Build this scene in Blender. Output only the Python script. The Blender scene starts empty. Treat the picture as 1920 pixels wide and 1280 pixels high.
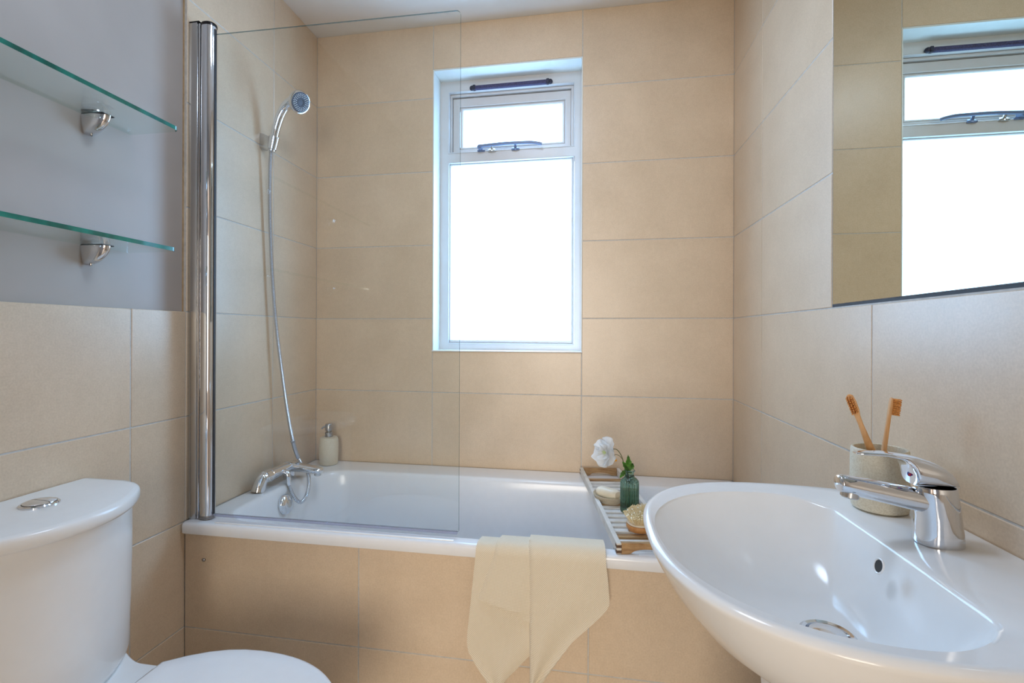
import bpy, bmesh, math, random
from mathutils import Vector, Matrix
random.seed(7)
S = bpy.context.scene
COL = S.collection
pi = math.pi

# ------------------------------------------------------------------ camera, world, lights, exposure
cd = bpy.data.cameras.new('camera')
cam = bpy.data.objects.new('camera', cd); COL.objects.link(cam)
cd.sensor_width = 36.0
cd.lens = 928.845 / 1920 * 36
cd.shift_x = (960 - 935.84) / 1920
cd.shift_y = (624.276 - 640) / 1920
cd.clip_start = 0.01
cam.location = (1.1329, -1.9595, 1.1007)
_M = Matrix.Rotation(math.radians(9.7795), 4, 'Z') @ Matrix.Rotation(math.radians(90.0324), 4, 'X') @ Matrix.Rotation(math.radians(0.203), 4, 'Z')
cam.rotation_euler = _M.to_euler()
S.camera = cam

w = bpy.data.worlds.new('sky'); S.world = w; w.use_nodes = True
bg = w.node_tree.nodes['Background']
bg.inputs[0].default_value = (0.86, 0.94, 1.0, 1); bg.inputs[1].default_value = 2.0

PANE_STRENGTH = 9.8
PANE_COLOR = (0.34, 0.625, 1.0, 1)
def area(name, loc, rot, size, energy, color, shape='DISK', size_y=None):
    l = bpy.data.lights.new(name, 'AREA'); l.shape = shape; l.size = size
    if size_y: l.size_y = size_y
    l.energy = energy; l.color = color
    o = bpy.data.objects.new(name, l); COL.objects.link(o); o.location = loc; o.rotation_euler = rot
    return o
area('ceiling_fill', (0.84, -1.00, 2.345), (0, 0, 0), 0.36, 9.0, (0.62, 0.77, 1.0))  # added fill light under the ceiling, out of view, no fitting modelled
area('rear_fill', (1.00, -4.88, 1.30), (math.radians(90), 0, 0), 1.4, 82.0, (1.0, 0.91, 0.79), 'RECTANGLE', 1.6)  # added fill light far behind the camera, shining in through the opening

vs = S.view_settings
S.display_settings.display_device = 'sRGB'
vs.view_transform = 'Standard'; vs.look = 'None'; vs.gamma = 1.0; vs.use_curve_mapping = False
vs.exposure = 0.0
cy = S.cycles
cy.use_denoising = True
cy.max_bounces = 14; cy.diffuse_bounces = 6; cy.glossy_bounces = 6; cy.transmission_bounces = 10; cy.transparent_max_bounces = 24
cy.caustics_reflective = False; cy.caustics_refractive = False
cy.sample_clamp_indirect = 6.0

# ------------------------------------------------------------------ materials
def lin(c):
    return tuple((v / 255 / 12.92) if v / 255 <= 0.04045 else (((v / 255) + 0.055) / 1.055) ** 2.4 for v in c) + (1.0,)
def mat(name, rgb, rough=0.5, metal=0.0, spec=0.5, coat=0.0, var=0.0, scale=40, bump=0.0, bscale=200, rvar=0.0):
    m = bpy.data.materials.new(name); m.use_nodes = True
    nt = m.node_tree; b = nt.nodes['Principled BSDF']
    b.inputs['Base Color'].default_value = lin(rgb)
    b.inputs['Roughness'].default_value = rough; b.inputs['Metallic'].default_value = metal
    b.inputs['Specular IOR Level'].default_value = spec
    b.inputs['Coat Weight'].default_value = coat; b.inputs['Coat Roughness'].default_value = 0.04
    tc = nt.nodes.new('ShaderNodeTexCoord')
    n = nt.nodes.new('ShaderNodeTexNoise'); n.inputs['Scale'].default_value = scale; n.inputs['Detail'].default_value = 4
    nt.links.new(tc.outputs['Object'], n.inputs['Vector'])
    if var:
        r = nt.nodes.new('ShaderNodeValToRGB')
        r.color_ramp.elements[0].position = 0.3; r.color_ramp.elements[1].position = 0.7
        r.color_ramp.elements[0].color = lin([max(0, v * (1 - var)) for v in rgb]); r.color_ramp.elements[1].color = lin([min(255, v * (1 + var)) for v in rgb])
        nt.links.new(n.outputs['Fac'], r.inputs['Fac']); nt.links.new(r.outputs['Color'], b.inputs['Base Color'])
    if rvar:
        mr = nt.nodes.new('ShaderNodeMapRange')
        mr.inputs['To Min'].default_value = max(0.02, rough - rvar); mr.inputs['To Max'].default_value = rough + rvar
        nt.links.new(n.outputs['Fac'], mr.inputs['Value']); nt.links.new(mr.outputs['Result'], b.inputs['Roughness'])
    if bump:
        n2 = nt.nodes.new('ShaderNodeTexNoise'); n2.inputs['Scale'].default_value = bscale; n2.inputs['Detail'].default_value = 3
        nt.links.new(tc.outputs['Object'], n2.inputs['Vector'])
        bp = nt.nodes.new('ShaderNodeBump'); bp.inputs['Strength'].default_value = bump; bp.inputs['Distance'].default_value = 0.002
        nt.links.new(n2.outputs['Fac'], bp.inputs['Height']); nt.links.new(bp.outputs['Normal'], b.inputs['Normal'])
    return m

def tile_mat(name, a, c, rough):
    m = bpy.data.materials.new(name); m.use_nodes = True
    nt = m.node_tree; b = nt.nodes['Principled BSDF']; L = nt.links.new
    tc = nt.nodes.new('ShaderNodeTexCoord'); oi = nt.nodes.new('ShaderNodeObjectInfo')
    ad = nt.nodes.new('ShaderNodeVectorMath'); ad.operation = 'ADD'
    mu = nt.nodes.new('ShaderNodeVectorMath'); mu.operation = 'SCALE'; mu.inputs['Scale'].default_value = 37.0
    cb = nt.nodes.new('ShaderNodeCombineXYZ')
    L(oi.outputs['Random'], cb.inputs[0]); L(oi.outputs['Random'], cb.inputs[2])
    L(cb.outputs[0], mu.inputs[0]); L(tc.outputs['Object'], ad.inputs[0]); L(mu.outputs[0], ad.inputs[1])
    n1 = nt.nodes.new('ShaderNodeTexNoise'); n1.inputs['Scale'].default_value = 7; n1.inputs['Detail'].default_value = 5
    n2 = nt.nodes.new('ShaderNodeTexNoise'); n2.inputs['Scale'].default_value = 240; n2.inputs['Detail'].default_value = 3; n2.inputs['Roughness'].default_value = 0.65
    n3 = nt.nodes.new('ShaderNodeTexNoise'); n3.inputs['Scale'].default_value = 60; n3.inputs['Detail'].default_value = 4
    for n in (n1, n2, n3): L(ad.outputs[0], n.inputs['Vector'])
    def ma(op, x, y):
        k = nt.nodes.new('ShaderNodeMath'); k.operation = op
        for i, v in ((0, x), (1, y)):
            if isinstance(v, (int, float)): k.inputs[i].default_value = v
            else: L(v, k.inputs[i])
        return k.outputs[0]
    f = ma('ADD', ma('MULTIPLY', n1.outputs['Fac'], 0.40), ma('ADD', ma('MULTIPLY', n2.outputs['Fac'], 0.56), ma('MULTIPLY', n3.outputs['Fac'], 0.22)))
    f = ma('ADD', f, ma('MULTIPLY', ma('SUBTRACT', oi.outputs['Random'], 0.5), 0.10))
    r = nt.nodes.new('ShaderNodeValToRGB')
    r.color_ramp.elements[0].position = 0.27; r.color_ramp.elements[1].position = 0.82
    r.color_ramp.elements[0].color = lin(a); r.color_ramp.elements[1].color = lin(c)
    L(f, r.inputs['Fac']); L(r.outputs['Color'], b.inputs['Base Color'])
    mr = nt.nodes.new('ShaderNodeMapRange'); mr.inputs['To Min'].default_value = rough - 0.03; mr.inputs['To Max'].default_value = rough + 0.07
    L(n3.outputs['Fac'], mr.inputs['Value']); L(mr.outputs['Result'], b.inputs['Roughness'])
    bp = nt.nodes.new('ShaderNodeBump'); bp.inputs['Strength'].default_value = 0.08; bp.inputs['Distance'].default_value = 0.001
    L(n2.outputs['Fac'], bp.inputs['Height']); L(bp.outputs['Normal'], b.inputs['Normal'])
    b.inputs['Specular IOR Level'].default_value = 0.8
    return m

def thin_glass(name, tint, edge=0.0, ior=1.5, rough=0.0):
    # sheet of clear glass: see-through body plus Fresnel reflection
    m = bpy.data.materials.new(name); m.use_nodes = True
    nt = m.node_tree; L = nt.links.new
    for n in list(nt.nodes):
        if n.type != 'OUTPUT_MATERIAL': nt.nodes.remove(n)
    out = nt.nodes['Material Output']
    t = nt.nodes.new('ShaderNodeBsdfTransparent'); t.inputs[0].default_value = tint
    g = nt.nodes.new('ShaderNodeBsdfGlossy'); g.inputs['Roughness'].default_value = rough; g.inputs[0].default_value = (1, 1, 1, 1)
    fr = nt.nodes.new('ShaderNodeFresnel'); geo = nt.nodes.new('ShaderNodeNewGeometry')
    mi = nt.nodes.new('ShaderNodeMapRange'); mi.inputs['To Min'].default_value = ior; mi.inputs['To Max'].default_value = 1 / ior
    L(geo.outputs['Backfacing'], mi.inputs['Value']); L(mi.outputs['Result'], fr.inputs['IOR'])   # same reflectance from both sides of the thin sheet
    mx = nt.nodes.new('ShaderNodeMixShader')
    L(fr.outputs[0], mx.inputs[0]); L(t.outputs[0], mx.inputs[1]); L(g.outputs[0], mx.inputs[2])
    last = mx
    if edge:
        d = nt.nodes.new('ShaderNodeBsdfDiffuse'); d.inputs[0].default_value = tuple(tint[i] * 0.6 for i in range(3)) + (1,)
        m2 = nt.nodes.new('ShaderNodeMixShader'); m2.inputs[0].default_value = edge
        L(mx.outputs[0], m2.inputs[1]); L(d.outputs[0], m2.inputs[2]); last = m2
    L(last.outputs[0], out.inputs['Surface'])
    return m

def pane_mat():
    m = bpy.data.materials.new('frosted_pane'); m.use_nodes = True
    nt = m.node_tree; b = nt.nodes['Principled BSDF']
    b.inputs['Base Color'].default_value = (0.75, 0.8, 0.82, 1); b.inputs['Roughness'].default_value = 0.3
    b.inputs['Emission Color'].default_value = PANE_COLOR; b.inputs['Emission Strength'].default_value = PANE_STRENGTH
    tc = nt.nodes.new('ShaderNodeTexCoord'); n = nt.nodes.new('ShaderNodeTexNoise'); n.inputs['Scale'].default_value = 400
    bp = nt.nodes.new('ShaderNodeBump'); bp.inputs['Strength'].default_value = 0.2; bp.inputs['Distance'].default_value = 0.001
    nt.links.new(tc.outputs['Object'], n.inputs['Vector']); nt.links.new(n.outputs['Fac'], bp.inputs['Height']); nt.links.new(bp.outputs['Normal'], b.inputs['Normal'])
    return m

def wood_mat(name, a, c, scale=(60, 8, 60), rough=0.55):
    m = bpy.data.materials.new(name); m.use_nodes = True
    nt = m.node_tree; b = nt.nodes['Principled BSDF']; L = nt.links.new
    tc = nt.nodes.new('ShaderNodeTexCoord'); mp = nt.nodes.new('ShaderNodeMapping'); mp.inputs['Scale'].default_value = scale
    oi = nt.nodes.new('ShaderNodeObjectInfo')
    ad = nt.nodes.new('ShaderNodeVectorMath'); ad.operation = 'ADD'
    L(tc.outputs['Object'], ad.inputs[0]); L(oi.outputs['Random'], ad.inputs[1])
    n = nt.nodes.new('ShaderNodeTexNoise'); n.inputs['Scale'].default_value = 1.0; n.inputs['Detail'].default_value = 6; n.inputs['Roughness'].default_value = 0.65
    L(ad.outputs[0], mp.inputs[0]); L(mp.outputs[0], n.inputs['Vector'])
    r = nt.nodes.new('ShaderNodeValToRGB'); r.color_ramp.elements[0].position = 0.33; r.color_ramp.elements[1].position = 0.68
    r.color_ramp.elements[0].color = lin(a); r.color_ramp.elements[1].color = lin(c)
    L(n.outputs['Fac'], r.inputs['Fac']); L(r.outputs['Color'], b.inputs['Base Color'])
    b.inputs['Roughness'].default_value = rough
    bp = nt.nodes.new('ShaderNodeBump'); bp.inputs['Strength'].default_value = 0.15; bp.inputs['Distance'].default_value = 0.001
    L(n.outputs['Fac'], bp.inputs['Height']); L(bp.outputs['Normal'], b.inputs['Normal'])
    return m

def cloth_mat():
    m = bpy.data.materials.new('waffle_cotton'); m.use_nodes = True
    nt = m.node_tree; b = nt.nodes['Principled BSDF']; L = nt.links.new
    b.inputs['Roughness'].default_value = 0.9; b.inputs['Sheen Weight'].default_value = 0.25; b.inputs['Specular IOR Level'].default_value = 0.2
    uv = nt.nodes.new('ShaderNodeUVMap'); uv.uv_map = 'weave'
    sp = nt.nodes.new('ShaderNodeSeparateXYZ'); L(uv.outputs[0], sp.inputs[0])
    def ma(op, x, y=None):
        k = nt.nodes.new('ShaderNodeMath'); k.operation = op
        for i, v in ((0, x), (1, y)):
            if v is None: continue
            if isinstance(v, (int, float)): k.inputs[i].default_value = v
            else: L(v, k.inputs[i])
        return k.outputs[0]
    k = 2 * pi / 0.0052
    wv = ma('MULTIPLY', ma('SINE', ma('MULTIPLY', sp.outputs[0], k)), ma('SINE', ma('MULTIPLY', sp.outputs[1], k)))
    f = ma('ADD', ma('MULTIPLY', wv, 0.5), 0.5)
    r = nt.nodes.new('ShaderNodeValToRGB')
    r.color_ramp.elements[0].color = lin((216, 201, 176)); r.color_ramp.elements[1].color = lin((240, 229, 208))
    L(f, r.inputs['Fac']); L(r.outputs['Color'], b.inputs['Base Color'])
    bp = nt.nodes.new('ShaderNodeBump'); bp.inputs['Strength'].default_value = 0.55; bp.inputs['Distance'].default_value = 0.0012
    L(f, bp.inputs['Height']); L(bp.outputs['Normal'], b.inputs['Normal'])
    return m

def stone_mat(name, a, c):
    m = mat(name, a, 0.6, bump=0.12, bscale=300)
    nt = m.node_tree; b = nt.nodes['Principled BSDF']; L = nt.links.new
    tc = nt.nodes.new('ShaderNodeTexCoord'); v = nt.nodes.new('ShaderNodeTexNoise'); v.inputs['Scale'].default_value = 420; v.inputs['Detail'].default_value = 5; v.inputs['Roughness'].default_value = 0.8
    L(tc.outputs['Object'], v.inputs['Vector'])
    r = nt.nodes.new('ShaderNodeValToRGB'); r.color_ramp.elements[0].position = 0.36; r.color_ramp.elements[1].position = 0.58
    r.color_ramp.elements[0].color = lin(c); r.color_ramp.elements[1].color = lin(a)
    L(v.outputs['Fac'], r.inputs['Fac']); L(r.outputs['Color'], b.inputs['Base Color'])
    return m

TILE = tile_mat('beige_porcelain_tile', (198, 175, 146), (230, 208, 181), 0.33)
GROUT = mat('grey_grout', (198, 197, 194), 0.85, var=0.05, scale=80)
PLASTER = mat('painted_plaster', (176, 166, 158), 0.42, var=0.02, scale=6, bump=0.06, bscale=60, rvar=0.08)
CEIL = mat('ceiling_paint', (226, 223, 218), 0.7, var=0.01, scale=8, bump=0.03)
FLOOR = mat('floor_tile', (208, 196, 178), 0.35, var=0.08, scale=12)
TRIMW = mat('white_edge_trim', (238, 238, 236), 0.3, var=0.01)
UPVC = mat('white_upvc', (208, 208, 209), 0.28, var=0.01, scale=20)
REVEAL = mat('white_reveal', (226, 232, 231), 0.35, var=0.01)
PANE = pane_mat()
ACRYL = mat('white_acrylic', (238, 239, 241), 0.17, var=0.005)
CERAM = mat('white_glazed_ceramic', (240, 240, 239), 0.14, var=0.004, spec=0.42)
SEATM = mat('white_toilet_plastic', (240, 241, 243), 0.14, var=0.004)
CHROME = mat('polished_chrome', (226, 228, 232), 0.05, metal=1.0, rvar=0.02)
SATIN = mat('satin_chrome', (205, 203, 200), 0.24, metal=1.0, rvar=0.05)
STEEL = mat('brushed_steel', (170, 168, 166), 0.3, metal=1.0, rvar=0.08, scale=120)
DARK = mat('dark_rubber', (44, 45, 50), 0.6, var=0.1)
NAVY = mat('navy_brush_strip', (64, 60, 92), 0.7, var=0.25, scale=300, bump=0.5, bscale=500)
GREYH = mat('grey_handle_paint', (112, 126, 156), 0.35, metal=0.2, var=0.05)
SPRAY = mat('grey_blue_spray_rubber', (78, 92, 112), 0.45, var=0.15, scale=400)
NOZZ = mat('pale_nozzles', (206, 216, 226), 0.4, var=0.05)
GLASS = thin_glass('clear_screen_glass', (0.975, 0.99, 0.99, 1))
GLASSEDGE = thin_glass('screen_glass_edge', (0.30, 0.42, 0.44, 1), edge=0.35)
SHELFG = thin_glass('shelf_glass', (0.93, 0.97, 0.95, 1))
SHELFE = mat('green_glass_edge', (18, 104, 92), 0.08, var=0.35, scale=18, coat=0.5)
SEAL = thin_glass('clear_plastic_seal', (0.80, 0.82, 0.93, 1), edge=0.30)
MIRROR = mat('mirror_silver', (208, 213, 202), 0.0, metal=1.0)
MEDGE = mat('mirror_edge', (140, 146, 158), 0.25, metal=0.6, var=0.1)
STONE = stone_mat('sandstone_resin', (226, 218, 197), (204, 192, 166))
BAMBOO = wood_mat('bamboo', (214, 160, 104), (238, 192, 142), (90, 90, 12))
BRIST = mat('amber_bristles', (212, 146, 78), 0.6, var=0.2, scale=600)
OAKW = wood_mat('weathered_white_wood', (202, 196, 186), (232, 229, 223), (14, 14, 30))
OAK = wood_mat('weathered_oak', (136, 98, 60), (196, 160, 112), (14, 60, 60))
OAKD = wood_mat('dark_end_grain', (62, 44, 30), (110, 80, 54), (120, 120, 120))
SOAP = mat('ivory_soap', (246, 238, 218), 0.45, var=0.02)
DISHM = stone_mat('dish_stone', (206, 194, 170), (172, 156, 130))
GREENG = mat('green_vase_glass', (142, 180, 160), 0.03, var=0.02)
GREENG.node_tree.nodes['Principled BSDF'].inputs['Transmission Weight'].default_value = 0.94
WATER = thin_glass('vase_water', (0.66, 0.76, 0.68, 1), edge=0.06, ior=1.33)
PETAL = mat('white_petal', (254, 254, 253), 0.6, var=0.03, scale=60)
LEAF = mat('green_leaf', (96, 146, 58), 0.5, var=0.3, scale=90)
STEM = mat('brown_green_stem', (98, 96, 52), 0.6, var=0.15)
STAMEN = mat('orange_stamen', (240, 168, 40), 0.6, var=0.1)
TOWEL = cloth_mat()
BRPAD = mat('cream_brush_pad', (226, 214, 192), 0.7, var=0.04)
BRBASE = wood_mat('brush_beech', (182, 124, 68), (212, 156, 98), (60, 14, 60))
BRHAIR = mat('blond_bristles', (240, 220, 178), 0.7, var=0.08, scale=500)
BRTIP = mat('cream_massage_nodules', (250, 244, 224), 0.4, var=0.03)
REDM = mat('red_mark', (190, 40, 50), 0.3, var=0.05); BLUEM = mat('blue_mark', (40, 50, 150), 0.3, var=0.05)
HOLE = mat('overflow_dark', (34, 32, 30), 0.5, var=0.1)

# ------------------------------------------------------------------ helpers
def link(name, me, parent=None):
    o = bpy.data.objects.new(name, me); COL.objects.link(o)
    if parent is not None: o.parent = parent
    return o
def mesh(name, bm, mats, smooth=True, angle=35):
    bmesh.ops.recalc_face_normals(bm, faces=bm.faces)
    me = bpy.data.meshes.new(name); bm.to_mesh(me); bm.free()
    for m in (mats if isinstance(mats, (list, tuple)) else [mats]): me.materials.append(m)
    if smooth:
        me.shade_smooth(); me.set_sharp_from_angle(angle=math.radians(angle))
    return me
def obj(name, bm, mats, parent=None, smooth=True, angle=35, label=None):
    o = link(name, mesh(name, bm, mats, smooth, angle), parent)
    if label: o['label'] = label
    return o
def thing(name, label, cat, group=None):
    o = bpy.data.objects.new(name, None); COL.objects.link(o); o.empty_display_size = 0.05
    return tag(o, label, cat, group)
def tag(o, label, cat, group=None):
    o['label'] = label; o['category'] = cat
    if group: o['group'] = group
    return o
def struct(o):
    o['kind'] = 'structure'; return o
def base_at(o, v):
    # move a thing's Empty to its base while its parts, modelled in place, stay put
    o.location = v
    for c in o.children: c.matrix_parent_inverse = Matrix.Translation(v).inverted()

def box(bm, x0, x1, y0, y1, z0, z1, bev=0.0, seg=1, mi=0):
    vs_ = [bm.verts.new(c) for c in ((x0, y0, z0), (x1, y0, z0), (x1, y1, z0), (x0, y1, z0), (x0, y0, z1), (x1, y0, z1), (x1, y1, z1), (x0, y1, z1))]
    fs = [bm.faces.new([vs_[i] for i in f]) for f in ((0, 3, 2, 1), (4, 5, 6, 7), (0, 1, 5, 4), (1, 2, 6, 5), (2, 3, 7, 6), (3, 0, 4, 7))]
    for f in fs: f.material_index = mi
    if bev:
        ed = list({e for f in fs for e in f.edges})
        r = bmesh.ops.bevel(bm, geom=ed, offset=bev, segments=seg, profile=0.5, affect='EDGES')
        for f in r['faces']: f.material_index = mi
    return bm
def loft(bm, rings, closed=True, cap0=True, cap1=True, mi=0):
    R = [[bm.verts.new(p) for p in r] for r in rings]
    n = len(R[0]); out = []
    for a, b in zip(R, R[1:]):
        for i in range(n if closed else n - 1):
            j = (i + 1) % n
            f = bm.faces.new((a[i], a[j], b[j], b[i])); f.material_index = mi; out.append(f)
    if closed:
        if cap0: f = bm.faces.new(R[0]); f.material_index = mi
        if cap1: f = bm.faces.new(R[-1]); f.material_index = mi
    return R
def ring(c, rx, ry, n, ax=Vector((1, 0, 0)), ay=Vector((0, 1, 0))):
    c = Vector(c)
    return [c + ax * (rx * math.cos(2 * pi * i / n)) + ay * (ry * math.sin(2 * pi * i / n)) for i in range(n)]
def lathe(bm, prof, c, n=32, flute=0, depth=0.0, axis=None, cap0=True, cap1=True, mi=0):
    # prof: (radius, height) pairs
    c = Vector(c)
    ax, ay, az = Vector((1, 0, 0)), Vector((0, 1, 0)), Vector((0, 0, 1))
    if axis is not None:
        az = Vector(axis).normalized(); ax = az.orthogonal().normalized(); ay = az.cross(ax)
    rs = []
    for p in prof:
        r, h = p[0], p[1]; fl = flute if len(p) < 3 else p[2]
        ringp = []
        for i in range(n):
            t = 2 * pi * i / n
            rr = r * (1 - depth * (0.5 + 0.5 * math.cos(t * fl))) if fl else r
            ringp.append(c + az * h + ax * (rr * math.cos(t)) + ay * (rr * math.sin(t)))
        rs.append(ringp)
    return loft(bm, rs, True, cap0, cap1, mi)
def smooth_path(pts, k=8):
    P = [Vector(p) for p in pts]; out = []
    P = [P[0] * 2 - P[1]] + P + [P[-1] * 2 - P[-2]]
    for i in range(1, len(P) - 2):
        a, b, c, d = P[i - 1], P[i], P[i + 1], P[i + 2]
        for j in range(k):
            t = j / k
            out.append(0.5 * ((2 * b) + (c - a) * t + (2 * a - 5 * b + 4 * c - d) * t * t + (3 * b - a - 3 * c + d) * t ** 3))
    out.append(P[-2]); return out
def tube(bm, path, rad, n=14, caps=True, up=(0, 0, 1), mi=0):
    # rad: number, or a function of t in 0..1 giving a radius or a pair (across, along up)
    path = [Vector(p) for p in path]; N = len(path); rs = []
    prev = None
    for i, p in enumerate(path):
        d = (path[min(i + 1, N - 1)] - path[max(i - 1, 0)]).normalized()
        if prev is None:
            u = Vector(up); u = u - d * u.dot(d)
            if u.length < 1e-3: u = d.orthogonal()
            u.normalize()
        else:
            u = prev - d * prev.dot(d); u.normalize()
        prev = u; v = d.cross(u)
        r = rad(i / (N - 1)) if callable(rad) else rad
        ra, rb = r if isinstance(r, tuple) else (r, r)
        rs.append([p + v * (ra * math.cos(2 * pi * k / n)) + u * (rb * math.sin(2 * pi * k / n)) for k in range(n)])
    return loft(bm, rs, True, caps, caps, mi)
def sphere(bm, c, rx, ry=None, rz=None, n=16, m=8, mi=0, rot=None):
    ry = rx if ry is None else ry; rz = rx if rz is None else rz
    rs = []
    for j in range(m + 1):
        a = -pi / 2 + pi * j / m; q = max(math.cos(a), 0.02)
        rr = []
        for i in range(n):
            v = Vector((rx * q * math.cos(2 * pi * i / n), ry * q * math.sin(2 * pi * i / n), rz * math.sin(a)))
            if rot is not None: v = rot @ v
            rr.append(Vector(c) + v)
        rs.append(rr)
    loft(bm, rs, True, True, True, mi)
def rrect(x0, x1, y0, y1, r, z, ns=8, nc=8):
    # rounded rectangle, same vertex count whatever the size
    pts = []
    rr = r if isinstance(r, (list, tuple)) else (r, r, r, r)   # corners: x1y1, x0y1, x0y0, x1y0
    cs = [(x1 - rr[0], y1 - rr[0], 0, rr[0]), (x0 + rr[1], y1 - rr[1], 90, rr[1]), (x0 + rr[2], y0 + rr[2], 180, rr[2]), (x1 - rr[3], y0 + rr[3], 270, rr[3])]
    for q in range(4):
        cx_, cy_, a0, r_ = cs[q]
        arc = [Vector((cx_ + r_ * math.cos(math.radians(a0 + 90 * i / nc)), cy_ + r_ * math.sin(math.radians(a0 + 90 * i / nc)), z)) for i in range(nc + 1)]
        pts += arc
        nx = cs[(q + 1) % 4]
        e = Vector((nx[0] + nx[3] * math.cos(math.radians(nx[2])), nx[1] + nx[3] * math.sin(math.radians(nx[2])), z))
        for i in range(1, ns): pts.append(arc[-1].lerp(e, i / ns))
    return pts
def ray_poly(poly, c, th):
    # distance from c to a closed outline along the angle th
    dx, dy = math.cos(th), math.sin(th); best = None
    for i in range(len(poly)):
        ax, ay = poly[i][0] - c[0], poly[i][1] - c[1]; bx, by = poly[(i + 1) % len(poly)][0] - c[0], poly[(i + 1) % len(poly)][1] - c[1]
        ex, ey = bx - ax, by - ay; den = dx * ey - dy * ex
        if abs(den) < 1e-12: continue
        t = (ax * ey - ay * ex) / den; s = (ax * dy - ay * dx) / den
        if t > 0 and -1e-6 <= s <= 1 + 1e-6 and (best is None or t > best): best = t
    return best or 0.0

# ------------------------------------------------------------------ room shell
W, ZC, ZF, YB = 1.6776, 2.364, 0.0, -2.5
ROWS = [0.0, 0.254, 0.556, 0.858, 1.16, 1.462, 1.764, 2.066, ZC]
TT, GJ = 0.008, 0.0030          # tile thickness, joint
_tc = {}
def tile_mesh(wd, ht):
    key = (round(wd, 4), round(ht, 4))
    if key not in _tc:
        bm = bmesh.new(); box(bm, 0, wd, 0, TT, 0, ht, 0.0012, 1)
        _tc[key] = mesh('tile', bm, TILE, True, 30)
    return _tc[key]
def tile(parent, origin, rz, a0, a1, z0, z1, edge0=True, edge1=True, top=True):
    # a0..a1 along the wall, inset by half a joint each side
    h = GJ / 2
    b0 = a0 + (h if edge0 else 0.0004); b1 = a1 - (h if edge1 else 0.0004)
    c0 = z0 + h; c1 = z1 - (h if top else 0.0)
    o = link('tile', tile_mesh(b1 - b0, c1 - c0), parent)
    d = Vector((math.cos(rz), math.sin(rz), 0))
    j = random.uniform(-0.0003, 0.0003)
    n = Vector((math.sin(rz), -math.cos(rz), 0))
    o.location = Vector(origin) + d * b0 + n * j + Vector((0, 0, c0)); o.rotation_euler = (0, 0, rz)
    return o
REC = 0.0013                     # grout lies this far behind the tile faces

# back wall, with the window opening
HX0, HX1, HZ0, HZ1 = 0.5158, 1.1232, 1.0268, 2.1825
bm = bmesh.new()
for x0, x1, z0, z1 in ((-0.16, HX0, ZF - 0.1, ZC + 0.1), (HX1, W + 0.16, ZF - 0.1, ZC + 0.1), (HX0, HX1, ZF - 0.1, HZ0), (HX0, HX1, HZ1, ZC + 0.1)):
    box(bm, x0, x1, REC, 0.2, z0, z1)
wall_back = struct(obj('wall_back', bm, GROUT, smooth=False))
CB = [0.0, 0.5168, 1.1221, W]
for r in range(2, 8):
    z0, z1 = ROWS[r], ROWS[r + 1]
    tile(wall_back, (0, 0, 0), 0, CB[0], CB[1], z0, z1, False, True, r < 7)
    tile(wall_back, (0, 0, 0), 0, CB[2], CB[3], z0, z1, True, False, r < 7)
tile(wall_back, (0, 0, 0), 0, CB[1], CB[2], ROWS[2], ROWS[3])
tile(wall_back, (0, 0, 0), 0, CB[1], CB[2], ROWS[3], HZ0)
tile(wall_back, (0, 0, 0), 0, CB[1], CB[2], HZ1, ZC, True, True, False)

# left wall: full-height tiles in the bath alcove, a tiled dado under plaster in front of it
YE = -0.704
bm = bmesh.new()
box(bm, -0.16, -REC, YE, 0.0, ZF - 0.1, ZC + 0.1)
box(bm, -0.16, -REC, YB, YE, ZF - 0.1, 1.1585)
wall_left = struct(obj('wall_left', bm, GROUT, smooth=False))
LY = [0.0, -0.2985, YE, -0.880, -1.482, -2.084, YB]
for c in range(2):
    for r in range(2, 8):
        tile(wall_left, (0, 0, 0), pi / 2, LY[c + 1], LY[c], ROWS[r], ROWS[r + 1], c == 0, c == 1, r < 7)
for c in range(2, 6):
    for r in range(0, 4):
        tile(wall_left, (0, 0, 0), pi / 2, LY[c + 1], LY[c], ROWS[r], ROWS[r + 1], True, True, r != 3)
bm = bmesh.new(); box(bm, -0.15, -0.012, YB, YE - 0.0005, 1.157, ZC + 0.1)
o = obj('plaster', bm, PLASTER, wall_left, smooth=False, label='smooth mauve-grey plaster above the tiled dado')
bm = bmesh.new(); box(bm, -0.0155, -0.0085, YE - 0.0028, YE - 0.0003, 1.16, ZC)
obj('tile_edge_strip', bm, mat('edge_bedding', (176, 150, 116), 0.7, var=0.08, scale=60), wall_left, smooth=False)

# right wall
bm = bmesh.new(); box(bm, W + REC, W + 0.16, YB, 0.0, ZF - 0.1, ZC + 0.1)
wall_right = struct(obj('wall_right', bm, GROUT, smooth=False))
RY = [0.0, -0.297, -0.899, -1.501, -2.103, YB]
MY0, MY1, MZ0, MZ1 = -0.7417, -1.501, 1.1635, 2.066
for c in range(5):
    for r in range(1, 8):
        y0, y1, z0, z1 = RY[c], RY[c + 1], ROWS[r], ROWS[r + 1]
        if z0 > 1.1 and z1 < 2.1:
            if c == 2: continue
            if c == 1: y1 = MY0
        tile(wall_right, (W, 0, 0), -pi / 2, -y0, -y1, z0, z1, c != 0, True, r < 7)

bm = bmesh.new(); box(bm, -0.16, W + 0.16, YB, 0.2, ZC, ZC + 0.1)
struct(obj('ceiling', bm, CEIL, smooth=False))
bm = bmesh.new(); box(bm, -0.16, W + 0.16, YB - 0.1, 0.2, -0.1, ZF)
struct(obj('floor', bm, FLOOR, smooth=False))
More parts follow.
